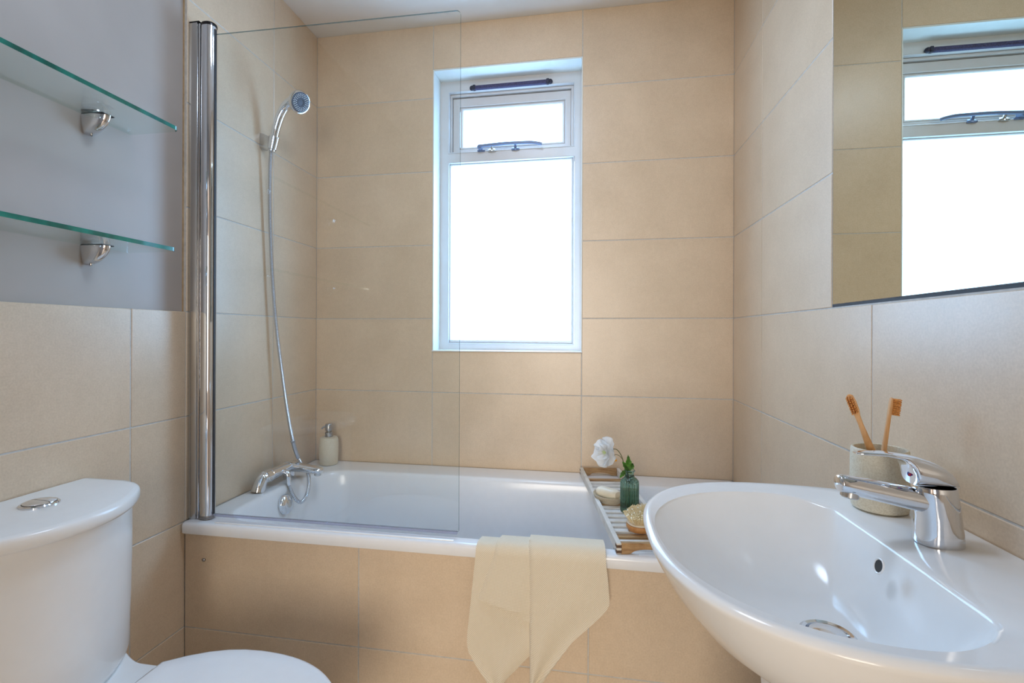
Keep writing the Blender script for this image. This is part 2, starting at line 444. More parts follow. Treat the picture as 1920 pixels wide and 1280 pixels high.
# wall behind the camera with an opening added for the rear fill (seen only in reflections)
bm = bmesh.new()
box(bm, -0.16, 0.54, YB - 0.1, YB, ZF - 0.1, ZC + 0.1); box(bm, 1.38, W + 0.16, YB - 0.1, YB, ZF - 0.1, ZC + 0.1); box(bm, 0.54, 1.38, YB - 0.1, YB, 2.05, ZC + 0.1)
struct(obj('wall_front', bm, PLASTER, smooth=False))
# unseen shell added around the rear fill, keeping the sky out
bm = bmesh.new()
box(bm, -0.26, -0.16, YB - 2.6, YB - 0.1, ZF - 0.1, ZC + 0.1); box(bm, W + 0.16, W + 0.26, YB - 2.6, YB - 0.1, ZF - 0.1, ZC + 0.1)
box(bm, -0.26, W + 0.26, YB - 2.6, YB - 2.5, ZF - 0.1, ZC + 0.1); box(bm, -0.16, W + 0.16, YB - 2.5, YB - 0.1, ZC, ZC + 0.1); box(bm, -0.16, W + 0.16, YB - 2.5, YB - 0.1, -0.1, ZF)
struct(obj('wall_fill_shell', bm, PLASTER, smooth=False))

# ------------------------------------------------------------------ window
win = bpy.data.objects.new('window_1', None); COL.objects.link(win); struct(win)
FX0, FX1, FZ0, FZ1 = 0.5205, 1.1187, 1.0308, 2.1765
bm = bmesh.new()
box(bm, HX0, FX0, -0.0005, 0.10, HZ0, HZ1, 0.001); box(bm, FX1, HX1, -0.0005, 0.10, HZ0, HZ1, 0.001)
box(bm, FX0, FX1, -0.0005, 0.10, FZ1, HZ1, 0.001)
obj('reveal', bm, REVEAL, win, smooth=False)
bm = bmesh.new(); box(bm, HX0 - 0.001, HX1 + 0.001, -0.005, 0.10, HZ0 - 0.001, FZ0, 0.0015, 2)
obj('sill', bm, TRIMW, win)
def frame_ring(bm, x0, x1, z0, z1, ix0, ix1, iz0, iz1, y0, y1, b=0.002):
    # square ring in the window plane with eased front edges
    def rect(a, c, d, e, y): return [Vector((a, y, d)), Vector((c, y, d)), Vector((c, y, e)), Vector((a, y, e))]
    loft(bm, [rect(x0, x1, z0, z1, y1), rect(x0, x1, z0, z1, y0 + b), rect(x0 + b, x1 - b, z0 + b, z1 - b, y0),
              rect(ix0 - b, ix1 + b, iz0 - b, iz1 + b, y0), rect(ix0, ix1, iz0, iz1, y0 + b), rect(ix0, ix1, iz0, iz1, y1), rect(x0, x1, z0, z1, y1)], True, False, False)
UZ0, UZ1, UX0, UX1 = 1.8685, 2.1335, 0.5551, 1.0907
LX0, LX1, LZ0, LZ1 = 0.5562, 1.0877, 1.0565, 1.8295
bm = bmesh.new()
YW = 0.095
box(bm, FX0, UX0, YW, 0.16, FZ0, FZ1); box(bm, UX1, FX1, YW, 0.16, FZ0, FZ1)
box(bm, UX0, UX1, YW, 0.16, UZ1, FZ1); box(bm, UX0, UX1, YW, 0.16, LZ1, UZ0); box(bm, UX0, UX1, YW, 0.16, FZ0, LZ0)
obj('frame', bm, UPVC, win, smooth=False)
bm = bmesh.new()
frame_ring(bm, UX0, UX1, UZ0, UZ1, UX0 + 0.004, UX1 - 0.004, UZ0 + 0.004, UZ1 - 0.004, YW - 0.004, 0.13, 0.0015)
frame_ring(bm, UX0 + 0.0045, UX1 - 0.0045, UZ0 + 0.0045, UZ1 - 0.0045, 0.567, 1.0755, 1.877, 2.1185, 0.112, 0.15)
frame_ring(bm, LX0 - 0.001, LX1 + 0.001, LZ0 - 0.001, LZ1 + 0.001, LX0 + 0.003, LX1 - 0.003, LZ0 + 0.003, LZ1 - 0.003, YW - 0.004, 0.13, 0.0015)
frame_ring(bm, LX0 + 0.003, LX1 - 0.003, LZ0 + 0.003, LZ1 - 0.003, 0.5640, 1.0765, 1.0722, 1.8200, 0.104, 0.15, 0.003)
obj('glazing_bead', bm, UPVC, win, smooth=False)
bm = bmesh.new()
frame_ring(bm, 0.568, 1.0750, 1.8785, 2.1150, 0.598, 1.050, 1.894, 2.077, 0.122, 0.17, 0.003)
frame_ring(bm, 0.598, 1.050, 1.894, 2.077, 0.6125, 1.0385, 1.906, 2.0642, 0.126, 0.16, 0.004)
obj('casement', bm, UPVC, win, smooth=False, label='small top-hung casement above the fixed pane')
bm = bmesh.new(); box(bm, 0.605, 1.046, 0.140, 0.146, 1.90, 2.07)
obj('pane', bm, PANE, win, smooth=False)
bm = bmesh.new(); box(bm, 0.560, 1.081, 0.140, 0.146, 1.068, 1.824)
obj('pane', bm, PANE, win, smooth=False)
# trickle vent strip
bm = bmesh.new()
vz = 2.1385
def zs(x): return vz + (x - 0.82) * 0.004
tube(bm, [(0.668, 0.088, zs(0.668)), (0.80, 0.088, zs(0.80)), (0.984, 0.088, zs(0.984))], (lambda t: (0.010, 0.0098)), 14, True)
o = obj('vent_strip', bm, NAVY, win, label='long dark navy trickle vent strip')
bm = bmesh.new()
for x in (0.660, 0.990):
    sphere(bm, (x, 0.087, zs(x)), 0.0105, 0.0105, 0.0105, 12, 8)
    box(bm, x - 0.006 + (0.010 if x < 0.8 else -0.010), x + 0.006 + (0.010 if x < 0.8 else -0.010), 0.077, 0.094, zs(x) - 0.0105, zs(x) + 0.0105, 0.002)
obj('vent_end_cap', bm, mat('vent_cap', (38, 34, 52), 0.45, var=0.1), o)
# casement stay and pins
bm = bmesh.new()
P = smooth_path([(0.692, 0.074, 1.882), (0.70, 0.072, 1.8845), (0.79, 0.070, 1.8885), (0.868, 0.068, 1.8875), (0.915, 0.068, 1.886), (0.945, 0.069, 1.881), (0.958, 0.070, 1.8775)], 6)
tube(bm, P, lambda t: (0.006 + 0.001 * (1 - t), 0.0082 - 0.0030 * t), 12)
stay = obj('window_stay', bm, GREYH, win, label='blue-grey casement stay arm')
bm = bmesh.new()
box(bm, 0.690, 0.705, 0.068, 0.100, 1.872, 1.892, 0.002); box(bm, 0.684, 0.716, 0.086, 0.10, 1.868, 1.876, 0.002)
obj('stay_bracket', bm, GREYH, stay)
for x, m_ in ((0.746, SATIN), (0.846, GREYH)):
    bm = bmesh.new()
    lathe(bm, [(0.012, 0), (0.014, 0.003), (0.013, 0.006), (0.006, 0.008), (0.0045, 0.020)], (x, 0.094, 1.8715), 14, axis=(0, -0.55, 0.85))
    box(bm, x - 0.017, x + 0.017, 0.086, 0.0945, 1.866, 1.874, 0.002)
    obj('stay_pin', bm, m_, stay)

# ------------------------------------------------------------------ bathtub
tub = thing('bathtub', 'white acrylic bath along the back wall under the window', 'bathtub')
bm = bmesh.new()
ZR = 0.56
X0, X1, Y0, Y1 = 0.002, W - 0.002, -0.727, -0.002
A = lambda d, z, r=0.012: rrect(X0 + d, X1 - d, Y0 + d, Y1 - d, r, z)
IN = dict(x0=0.082, x1=1.60, y0=-0.679, y1=-0.135)
def I(d, z, r, dl=0.0, dr=0.0):
    return rrect(IN['x0'] + d + dl, IN['x1'] - d - dr, IN['y0'] + d, IN['y1'] - d, (0.11, 0.17, 0.10, 0.11) if r is None else r, z)
rings = [A(0.010, 0.5305), A(0.001, 0.5300), A(0.0, 0.532), A(0.0, 0.551), A(0.0015, 0.5565), A(0.005, 0.5595), A(0.012, 0.5605), A(0.03, 0.560, 0.02),
         I(-0.010, 0.5598, None), I(-0.004, 0.5592, None), I(0.0, 0.5575, None), I(0.004, 0.553, None), I(0.007, 0.545, None),
         I(0.012, 0.50, None, 0.002, 0.02), I(0.020, 0.42, None, 0.006, 0.06), I(0.032, 0.32, None, 0.014, 0.13), I(0.045, 0.24, None, 0.024, 0.18), I(0.062, 0.20, (0.10,) * 4, 0.04, 0.22),
         I(0.095, 0.178, (0.09,) * 4, 0.06, 0.25), I(0.16, 0.172, (0.05,) * 4, 0.10, 0.30)]
loft(bm, rings, True, False, True)
obj('tub', bm, ACRYL, tub, angle=50)
# overflow knob on the tap end
bm = bmesh.new()
axo = Vector((0.97, 0, 0.2)).normalized()
lathe(bm, [(0.030, -0.006), (0.034, 0.0), (0.035, 0.010), (0.033, 0.018), (0.028, 0.0225), (0.018, 0.0255), (0.002, 0.027)], (0.090, -0.373, 0.497), 32, axis=axo)
knob = obj('overflow_cover', bm, CHROME, tub, label='round chrome overflow cover on the tap end')
bm = bmesh.new(); lathe(bm, [(0.014, 0.0), (0.013, 0.004), (0.0095, 0.005)], Vector((0.090, -0.373, 0.497)) + axo * 0.0245, 20, axis=axo)
obj('overflow_hub', bm, SATIN, knob)
# raised bead on the rim below the screen
bm = bmesh.new(); box(bm, 0.10, 0.800, -0.7120, -0.7035, 0.5600, 0.5635, 0.0018, 2)
obj('rim_bead', bm, ACRYL, tub)
base_at(tub, Vector((0.84, -0.36, 0.17)))

# tiled bath panel
pan = thing('bath_surround', 'beige tiled front below the white bath rim', 'bath panel')
bm = bmesh.new(); box(bm, 0.002, W - 0.002, -0.7065, -0.690, 0.001, 0.5295)
obj('backing_board', bm, GROUT, pan, smooth=False)
PX = [0.002, 0.535, 1.1446, W - 0.002]
for c in range(3):
    for z0, z1 in ((0.002, 0.254), (0.254, 0.5295)):
        tile(pan, (0, -0.708, 0), 0, PX[c], PX[c + 1], z0, z1, c != 0, c != 2, z0 < 0.1)
bm = bmesh.new(); lathe(bm, [(0.0042, 0.0), (0.0052, 0.001), (0.0048, 0.003), (0.0030, 0.0045), (0.0005, 0.005)], (0.0645, -0.7081, 0.452), 16, axis=(0, -1, 0))
obj('screw_cap', bm, STEEL, pan, label='small round metal screw cap')
base_at(pan, Vector((0.84, -0.70, 0.0)))

# ------------------------------------------------------------------ shower screen
scr = thing('shower_screen', 'clear glass bath screen hinged on a chrome wall post', 'shower screen')
bm = bmesh.new(); box(bm, 0.0005, 0.027, -0.698, -0.676, 0.5605, 1.998, 0.0025, 2)
obj('wall_channel', bm, SATIN, scr, label='flat satin chrome wall channel')
bm = bmesh.new(); box(bm, 0.0275, 0.0325, -0.694, -0.676, 0.5605, 1.996, 0.001)
obj('channel_rib', bm, CHROME, scr)
bm = bmesh.new()
prof = []
for i in range(36):                                                   # post section: rounded front, flat glass slot on the right
    t = 2 * pi * i / 36
    x = 0.0200 * math.copysign(abs(math.cos(t)) ** 0.8, math.cos(t)); y = 0.0185 * math.copysign(abs(math.sin(t)) ** 0.9, math.sin(t))
    prof.append((0.0530 + x, -0.682 + y))
loft(bm, [[Vector((x, y, z)) for x, y in prof] for z in (0.572, 0.574, 1.985, 1.987)], True, True, True)
obj('pivot_post', bm, CHROME, scr, label='rounded polished chrome pivot post')
for z0, z1, nm in ((1.987, 1.996, 'top_cap'), (0.5615, 0.572, 'bottom_cap')):
    bm = bmesh.new()
    c = (0.053, -0.682)
    sc = lambda k, z: [Vector((c[0] + (x - c[0]) * k, c[1] + (y - c[1]) * k, z)) for x, y in prof]
    loft(bm, [sc(0.98, z0), sc(1.04, z0 + 0.001), sc(1.04, z0 + 0.004), sc(0.97, z0 + 0.005), sc(0.97, z0 + 0.006), sc(1.03, z0 + 0.0065), sc(1.0, z1)], True, True, True)
    if z0 > 1: box(bm, 0.0005, 0.033, -0.6985, -0.6755, 1.998, 2.001, 0.001)
    obj(nm, bm, mat(nm + '_plastic', (52, 50, 52) if z0 > 1 else (150, 148, 148), 0.25, metal=0.6, var=0.05), scr)
bm = bmesh.new(); box(bm, 0.0728, 0.0746, -0.6858, -0.6782, 0.574, 1.980)
obj('glazing_gasket', bm, DARK, scr, smooth=False, label='thin dark gasket')
# glass leaf: large faces clear, edges tinted
bm = bmesh.new()
r = 0.012
outl = [(0.074, 0.5745)] + [(0.8065 - 0.003 + 0.003 * math.sin(t * pi / 8), 0.5745 + 0.003 - 0.003 * math.cos(t * pi / 8)) for t in range(5)] + \
       [(0.8065 - r + r * math.cos(t * pi / 12), 1.9575 - r + r * math.sin(t * pi / 12)) for t in range(7)] + [(0.074, 1.9655)]
ra, rb = [bm.verts.new((x, -0.6845, z)) for x, z in outl], [bm.verts.new((x, -0.6795, z)) for x, z in outl]
bm.faces.new(ra); bm.faces.new(rb)
for i in range(len(outl)):
    f = bm.faces.new((ra[i], ra[(i + 1) % len(outl)], rb[(i + 1) % len(outl)], rb[i])); f.material_index = 1
obj('glass_panel', bm, [GLASS, GLASSEDGE], scr, smooth=False)
bm = bmesh.new(); box(bm, 0.076, 0.802, -0.6855, -0.6785, 0.5675, 0.5755, 0.0012)
obj('bottom_seal', bm, SEAL, scr, smooth=False, label='clear lilac-tinted plastic seal')
base_at(scr, Vector((0.0, -0.69, 0.5605)))

# ------------------------------------------------------------------ bath mixer tap
mix = thing('bath_mixer_tap', 'chrome bath mixer tap on two pillars at the bath end', 'tap')
for yy in (-0.440, -0.258):
    bm = bmesh.new()
    k = 1 if yy < -0.3 else -1
    P = smooth_path([(0.043, yy, 0.5605), (0.0445, yy + k * 0.004, 0.576), (0.0465, yy + k * 0.011, 0.592), (0.0495, yy + k * 0.021, 0.604), (0.052, yy + k * 0.034, 0.608)], 6)
    tube(bm, P, lambda t: (0.0245 - 0.0065 * t, 0.0235 - 0.0065 * t), 24, up=(1, 0, 0))
    obj('pillar', bm, CHROME, mix)
bm = bmesh.new()
tube(bm, [(0.052, -0.432, 0.604), (0.052, -0.425, 0.604), (0.052, -0.39, 0.604), (0.052, -0.30, 0.603), (0.053, -0.262, 0.603), (0.053, -0.244, 0.603), (0.053, -0.238, 0.603)],
     lambda t: (0.0165 + 0.004 * math.sin(pi * min(1, t * 1.05)), 0.0155 + 0.004 * math.sin(pi * min(1, t * 1.05))), 24)
obj('mixer_body', bm, CHROME, mix)
bm = bmesh.new()
lathe(bm, [(0.015, 0.0), (0.0205, 0.002), (0.021, 0.022), (0.0175, 0.025), (0.0175, 0.028), (0.021, 0.030), (0.0205, 0.048), (0.016, 0.050)], (0.052, -0.422, 0.604), 24, axis=(0, 1, 0))
knob = obj('control_knob', bm, CHROME, mix)
bm = bmesh.new(); lathe(bm, [(0.007, 0.0), (0.007, 0.006), (0.005, 0.008)], (0.068, -0.412, 0.598), 14, axis=(0.9, -0.2, -0.3))
obj('knob_button', bm, SATIN, knob)
bm = bmesh.new()
rs = []
for t, x in enumerate((0.048, 0.058, 0.08, 0.11, 0.140, 0.160, 0.172, 0.178, 0.180)):
    hw = (0.016, 0.017, 0.0175, 0.018, 0.0185, 0.0185, 0.017, 0.013, 0.007)[t]; ht = (0.0175, 0.0175, 0.0160, 0.0145, 0.0135, 0.0128, 0.0115, 0.0095, 0.0055)[t]
    zc = 0.603 - (x - 0.05) * 0.085
    rs.append([Vector((x, -0.268 + hw * math.copysign(abs(math.cos(a)) ** 0.7, math.cos(a)), zc + ht * math.copysign(abs(math.sin(a)) ** 0.7, math.sin(a)))) for a in [2 * pi * k / 24 for k in range(24)]])
loft(bm, rs)
sp = obj('spout', bm, CHROME, mix)
bm = bmesh.new(); lathe(bm, [(0.0125, 0.0), (0.0125, -0.011), (0.010, -0.013), (0.009, -0.010)], (0.163, -0.268, 0.586), 20)
obj('spout_outlet', bm, SATIN, sp)
bm = bmesh.new(); tube(bm, smooth_path([(0.058, -0.335, 0.600), (0.074, -0.336, 0.600), (0.084, -0.337, 0.595), (0.0880, -0.338, 0.584), (0.0900, -0.338, 0.568), (0.0925, -0.338, 0.555)], 5), lambda t: 0.0115 - 0.0035 * t, 18)
obj('hose_outlet', bm, CHROME, mix)
base_at(mix, Vector((0.045, -0.35, 0.5605)))

# ------------------------------------------------------------------ shower handset, hose, wall holder
hold = thing('shower_holder', 'small square chrome handset holder on the left wall tiles', 'holder')
bm = bmesh.new()
rs = []
for x, hy, zc, hz in ((0.0005, 0.017, 1.780, 0.026), (0.012, 0.017, 1.778, 0.0255), (0.026, 0.0165, 1.772, 0.024), (0.034, 0.015, 1.768, 0.021)):
    r_ = rrect(-hy, hy, -hz, hz, 0.003, 0, 1, 3)
    rs.append([Vector((x, -0.362 + p.x, zc + p.y)) for p in r_])
loft(bm, rs)
obj('holder_plate', bm, SATIN, hold)
bm = bmesh.new()
hd = Vector((0.22, 0, 0.975)).normalized()
HB = Vector((0.034, -0.362, 1.745))                                   # foot of the handle
lathe(bm, [(0.0145, 0.006), (0.0165, 0.007), (0.0185, 0.050), (0.0165, 0.050)], HB, 20, axis=hd, cap0=False, cap1=False)
obj('holder_cup', bm, CHROME, hold)
base_at(hold, Vector((0.0005, -0.362, 1.78)))

hs = thing('shower_handset', 'chrome shower handset with grey spray face and metal hose', 'shower head')
bm = bmesh.new()
FC = Vector((0.149, -0.372, 1.9065))                                   # centre of the spray face
FN = Vector((0.84, -0.36, -0.42)).normalized()
P = smooth_path([HB, HB + hd * 0.03, HB + hd * 0.07, (0.0555, -0.362, 1.835), (0.068, -0.362, 1.868), (0.085, -0.363, 1.894), (0.106, -0.365, 1.910), FC - FN * 0.022 + Vector((0.0, 0, 0.004))], 7)
tube(bm, P, lambda t: (0.0128 + 0.0060 * t if t < 0.75 else 0.0173 + 0.003 * (t - 0.75) * 4, 0.0120 + 0.0055 * t), 20, up=(1, 0, 0))
obj('handle', bm, CHROME, hs)
bm = bmesh.new()
lathe(bm, [(0.006, -0.034), (0.020, -0.030), (0.031, -0.020), (0.0375, -0.008), (0.039, -0.001), (0.0375, 0.003), (0.034, 0.004)], FC, 36, axis=FN)
head = obj('head', bm, CHROME, hs)
bm = bmesh.new()
lathe(bm, [(0.0335, 0.0035), (0.0335, 0.006), (0.030, 0.0075), (0.014, 0.0075), (0.013, 0.009), (0.0115, 0.009), (0.0105, 0.0065)], FC, 36, axis=FN)
obj('spray_face', bm, SPRAY, head, label='blue-grey rubber spray face')
bm = bmesh.new()
ax_ = FN.orthogonal().normalized(); ay_ = FN.cross(ax_)
for rr, n in ((0.018, 16), (0.023, 22), (0.0275, 26)):
    for i in range(n):
        a = 2 * pi * i / n + rr * 90
        c = FC + ax_ * rr * math.cos(a) + ay_ * rr * math.sin(a)
        lathe(bm, [(0.0018, 0.0065), (0.0017, 0.0096), (0.0009, 0.0104)], c, 6, axis=FN)
nz = obj('spray_nozzles', bm, NOZZ, head); nz['kind'] = 'stuff'
# hose: from under the mixer, a loop, up behind the spout, to the handle
hp = smooth_path([(0.0905, -0.338, 0.565), (0.096, -0.339, 0.548), (0.112, -0.339, 0.516), (0.134, -0.335, 0.495), (0.150, -0.325, 0.514), (0.149, -0.305, 0.546), (0.122, -0.262, 0.571), (0.098, -0.240, 0.584),
                  (0.0825, -0.242, 0.604), (0.070, -0.252, 0.640), (0.0595, -0.262, 0.690), (0.047, -0.278, 0.80), (0.036, -0.297, 0.95), (0.0265, -0.318, 1.12), (0.0215, -0.335, 1.30), (0.0215, -0.350, 1.50), (0.026, -0.359, 1.66), HB - hd * 0.012, HB], 26)
bm = bmesh.new()
# ribbed metal sheath: radius ripples along the length
length = sum((b - a).length for a, b in zip(hp, hp[1:]))
step = 0.0024; dense = []; acc = 0.0; nxt = 0.0
for a, b in zip(hp, hp[1:]):
    l = (b - a).length
    while nxt <= acc + l:
        dense.append(a.lerp(b, (nxt - acc) / l)); nxt += step
    acc += l
cnt = [0]
def hrad(t):
    cnt[0] += 1
    return 0.0072 if cnt[0] % 2 else 0.0056
tube(bm, dense, hrad, 12)
obj('hose', bm, mat('hose_steel', (205, 208, 214), 0.22, metal=1.0, rvar=0.04), hs, angle=60)
bm = bmesh.new()
i0 = min(range(len(dense)), key=lambda i: (dense[i] - Vector((0.066, -0.256, 0.656))).length)
tube(bm, dense[i0 - 12:i0 + 16:3], 0.0074, 14)
tube(bm, dense[i0 + 16:i0 + 19], 0.0092, 14)
obj('hose_sleeve', bm, mat('sleeve_grey', (176, 184, 196), 0.28, metal=0.8, var=0.03), hs)
base_at(hs, HB)

# ------------------------------------------------------------------ soap dispenser on the bath corner
dis = thing('soap_dispenser', 'cream stone soap dispenser with steel pump on the bath corner', 'soap dispenser')
dc = (0.0965, -0.0665, 0.5605)
bm = bmesh.new(); lathe(bm, [(0.031, 0.0), (0.0345, 0.002), (0.0365, 0.012), (0.0385, 0.045), (0.0385, 0.075), (0.037, 0.100), (0.0345, 0.109), (0.029, 0.1125), (0.017, 0.113)], dc, 40)
obj('bottle', bm, STONE, dis)
bm = bmesh.new(); lathe(bm, [(0.0155, 0.1125), (0.0155, 0.120), (0.0145, 0.1205), (0.0145, 0.122), (0.0155, 0.1225), (0.0155, 0.130), (0.013, 0.132), (0.013, 0.134), (0.006, 0.1345), (0.006, 0.138), (0.0145, 0.1385), (0.0150, 0.142), (0.0140, 0.163), (0.012, 0.166), (0.003, 0.167)], dc, 28)
pump = obj('pump', bm, STEEL, dis)
bm = bmesh.new(); tube(bm, smooth_path([(dc[0] - 0.010, dc[1] - 0.003, 0.7165), (dc[0] - 0.021, dc[1] - 0.006, 0.7125), (dc[0] - 0.028, dc[1] - 0.008, 0.7055)], 4), lambda t: 0.0042 - 0.001 * t, 10)
obj('nozzle', bm, STEEL, pump)
base_at(dis, Vector(dc))

# ------------------------------------------------------------------ bath rack across the tub
rack = thing('bath_rack', 'weathered wooden slatted rack laid across the bath', 'bath rack')
RO = Vector((1.1175, -0.035, 0.5605)); ang = math.atan2(0.0958, 0.690)   # local y runs towards the room
MR = Matrix.Translation(RO) @ Matrix.Rotation(ang, 4, 'Z')
LEN, WID = 0.688, 0.150
def rbox(name, x0, x1, y0, y1, z0, z1, m_, bev=0.0012, parent=None, label=None):
    # local frame: x across the rack, y along it (away from the back wall), z up
    bm = bmesh.new(); box(bm, x0, x1, -y1, -y0, z0, z1, bev, 1)
    bm.transform(MR)
    return obj(name, bm, m_, parent or rack, smooth=False, label=label)
RH = 0.028
for x0 in (0.0, WID - 0.012):
    rbox('side_rail', x0, x0 + 0.012, 0.0, LEN, 0.002, RH, OAKW)
for y0 in (0.002, LEN - 0.013):
    # end board with a hand arch cut from below
    bm = bmesh.new(); n = 16; rs = []
    for i in range(n + 1):
        x = 0.012 + (WID - 0.024) * i / n
        u = (x - 0.035) / (WID - 0.07)
        zb = 0.001 + (0.012 * min(1, 4 * u * (1 - u)) ** 0.5 if 0 < u < 1 else 0)
        rs.append([Vector((x, -y0, zb)), Vector((x, -y0 - 0.011, zb)), Vector((x, -y0 - 0.011, RH)), Vector((x, -y0, RH))])
    loft(bm, rs); bm.transform(MR)
    obj('end_board', bm, OAK, rack, smooth=False)
for y0 in (0.002, LEN - 0.013):                                        # finger joints at the corners
    for x0 in (0.0, WID - 0.012):
        for z0 in (0.0035, 0.0165):
            rbox('corner_finger', x0 - 0.0004, x0 + 0.0124, y0 - 0.0022, y0 + 0.0132, z0, z0 + 0.0075, OAKD, 0.0004)
NS = 16
for i in range(NS):
    y0 = 0.110 + i * (LEN - 0.045 - 0.110) / (NS - 1)
    rbox('slat', 0.0125, WID - 0.0125, y0 - 0.0105, y0 + 0.0105, 0.007, 0.0155, OAKW if i % 7 else OAK, 0.0012)
for x0 in (0.004, WID - 0.014):
    bm = bmesh.new(); box(bm, x0, x0 + 0.010, -0.645, -0.630, -0.012, 0.003, 0.002); bm.transform(MR)
    obj('stop_peg', bm, DARK, rack, smooth=False)
base_at(rack, RO)
SZ = 0.5605 + 0.0157                                                     # top of the slats

# soap dish and soap
dish = thing('soap_dish', 'oval stone soap dish holding a white soap bar on the rack', 'dish')
dc = Vector((1.2075, -0.372, SZ)); rotd = Matrix.Rotation(math.radians(-52), 4, 'Z')
def oval(bm, prof, c, rot, n=36, cap0=True, cap1=True, flute=0, fd=0.0):
    rs = []
    for a, b, h in prof:
        rs.append([Vector(c) + rot @ Vector((a * math.cos(2 * pi * i / n) * (1 - fd * (i % 2)), b * math.sin(2 * pi * i / n) * (1 - fd * (i % 2)), h)) for i in range(n)])
    loft(bm, rs, True, cap0, cap1)
bm = bmesh.new()
oval(bm, [(0.036, 0.026, 0.0), (0.040, 0.030, 0.001), (0.046, 0.036, 0.010), (0.051, 0.041, 0.019), (0.0525, 0.0425, 0.0225), (0.0515, 0.0415, 0.0235), (0.0495, 0.0395, 0.0225), (0.044, 0.034, 0.014), (0.036, 0.027, 0.008), (0.018, 0.014, 0.0065)], dc, rotd)
obj('dish_body', bm, DISHM, dish)
base_at(dish, dc)
bm = bmesh.new()
rots = Matrix.Rotation(math.radians(-38), 4, 'Z')
rs = []
for t in range(13):
    u = -1 + 2 * t / 12; x = 0.036 * u
    k = (1 - abs(u) ** 6) ** 0.25 if abs(u) < 1 else 0.55
    k = max(k, 0.72)
    rs.append([dc + Vector((0.0, 0.0, 0.0265)) + rots @ Vector((x, 0.0195 * k * math.copysign(abs(math.cos(a)) ** 0.75, math.cos(a)), 0.0155 * k * math.copysign(abs(math.sin(a)) ** 0.75, math.sin(a)))) for a in [2 * pi * i / 22 for i in range(22)]])
loft(bm, rs)
soap = obj('soap_bar', bm, SOAP); tag(soap, 'ivory soap bar lying in the oval dish', 'soap')

# vase, water, flower
vase = thing('bud_vase', 'small ribbed green glass bottle vase standing on the rack', 'vase')
vc = Vector((1.2655, -0.4537, SZ))
bm = bmesh.new()
N = 120
lathe(bm, [(0.0235, 0.0), (0.0262, 0.002, 24), (0.0268, 0.006, 24), (0.0272, 0.050, 24), (0.0272, 0.086, 24), (0.0262, 0.092, 24), (0.0215, 0.098), (0.0150, 0.103), (0.0125, 0.108), (0.0122, 0.115), (0.0138, 0.1185), (0.0158, 0.1205), (0.0162, 0.1225), (0.0150, 0.1240), (0.0128, 0.1230)], vc, N, 0, 0.10, cap1=False)
obj('bottle', bm, GREENG, vase)
bm = bmesh.new(); lathe(bm, [(0.0215, 0.0035), (0.0238, 0.006), (0.0240, 0.0675), (0.0236, 0.068)], vc, 32)
obj('water', bm, WATER, vase)
base_at(vase, vc)

fl = thing('poppy_stem', 'single white poppy with green leaves leaning from the green vase', 'flower')
bm = bmesh.new()
FH = Vector((1.1990, -0.430, 0.7430))
P = smooth_path([vc + Vector((0.004, 0.002, 0.012)), vc + Vector((-0.002, 0, 0.070)), vc + Vector((-0.004, 0.001, 0.115)), (1.2500, -0.446, 0.715), (1.2420, -0.440, 0.738), (1.2290, -0.436, 0.754), FH + Vector((0.014, 0.0, 0.010))], 8)
tube(bm, P, lambda t: 0.0017 - 0.0005 * t, 8)
tube(bm, smooth_path([(1.2460, -0.443, 0.727), (1.236, -0.440, 0.737), (1.2255, -0.437, 0.7390), (1.2215, -0.436, 0.733)], 5), 0.0009, 6)
obj('stem', bm, STEM, fl)
fd = Vector((-0.78, -0.60, 0.12)).normalized()                            # the way the flower faces
fa = fd.orthogonal().normalized(); fb = fd.cross(fa)
def petal(ang0, rad, hw, cup, seed, lift):
    rnd = random.Random(seed); bm = bmesh.new(); nu, nv = 18, 12; V = {}
    ph = [rnd.uniform(0, 6.28) for _ in range(4)]
    for i in range(nu + 1):
        for j in range(nv + 1):
            u = -1 + 2 * i / nu; v = 0.04 + 0.96 * j / nv
            a = ang0 + u * hw
            rr = rad * v * (1 - 0.20 * abs(u) ** 3 * v) * (1 + 0.035 * math.sin(6 * u + ph[0]) * v)
            h = lift + cup * v ** 1.5 - 0.004 * abs(u) * v + 0.0065 * v ** 2.5 * math.sin(4.5 * u + ph[1]) + 0.0022 * v ** 4 * math.sin(13 * u + ph[2])
            V[i, j] = bm.verts.new(FH + fa * (rr * math.cos(a)) + fb * (rr * math.sin(a)) + fd * h)
    for i in range(nu):
        for j in range(nv): bm.faces.new((V[i, j], V[i + 1, j], V[i + 1, j + 1], V[i, j + 1]))
    bmesh.ops.solidify(bm, geom=bm.faces[:], thickness=0.0006)
    return obj('petal', bm, PETAL, fl, angle=80)
for k in range(4): petal(k * pi / 2 + 0.35, 0.045 + 0.003 * (k % 2), 0.95, 0.010, k, -0.004)
for k in range(4): petal(k * pi / 2 + 1.15, 0.040, 0.85, 0.020, 20 + k, 0.0)
for k in range(3): petal(k * 2 * pi / 3 + 0.5, 0.024, 1.0, 0.017, 40 + k, 0.001)
bm = bmesh.new()
for k in range(14):
    a = k * 2.4; rr_ = 0.0012 + 0.004 * (k / 14); tube(bm, [FH, FH + fd * 0.012 + fa * (rr_ * 1.5 * math.cos(a)) + fb * (rr_ * 1.5 * math.sin(a))], 0.0008, 5)
sphere(bm, FH + fd * 0.006, 0.0035, n=10, m=6)
obj('flower_centre', bm, mat('pale_green_centre', (196, 208, 150), 0.6, var=0.1), fl, label='pale green flower centre')
bm = bmesh.new()
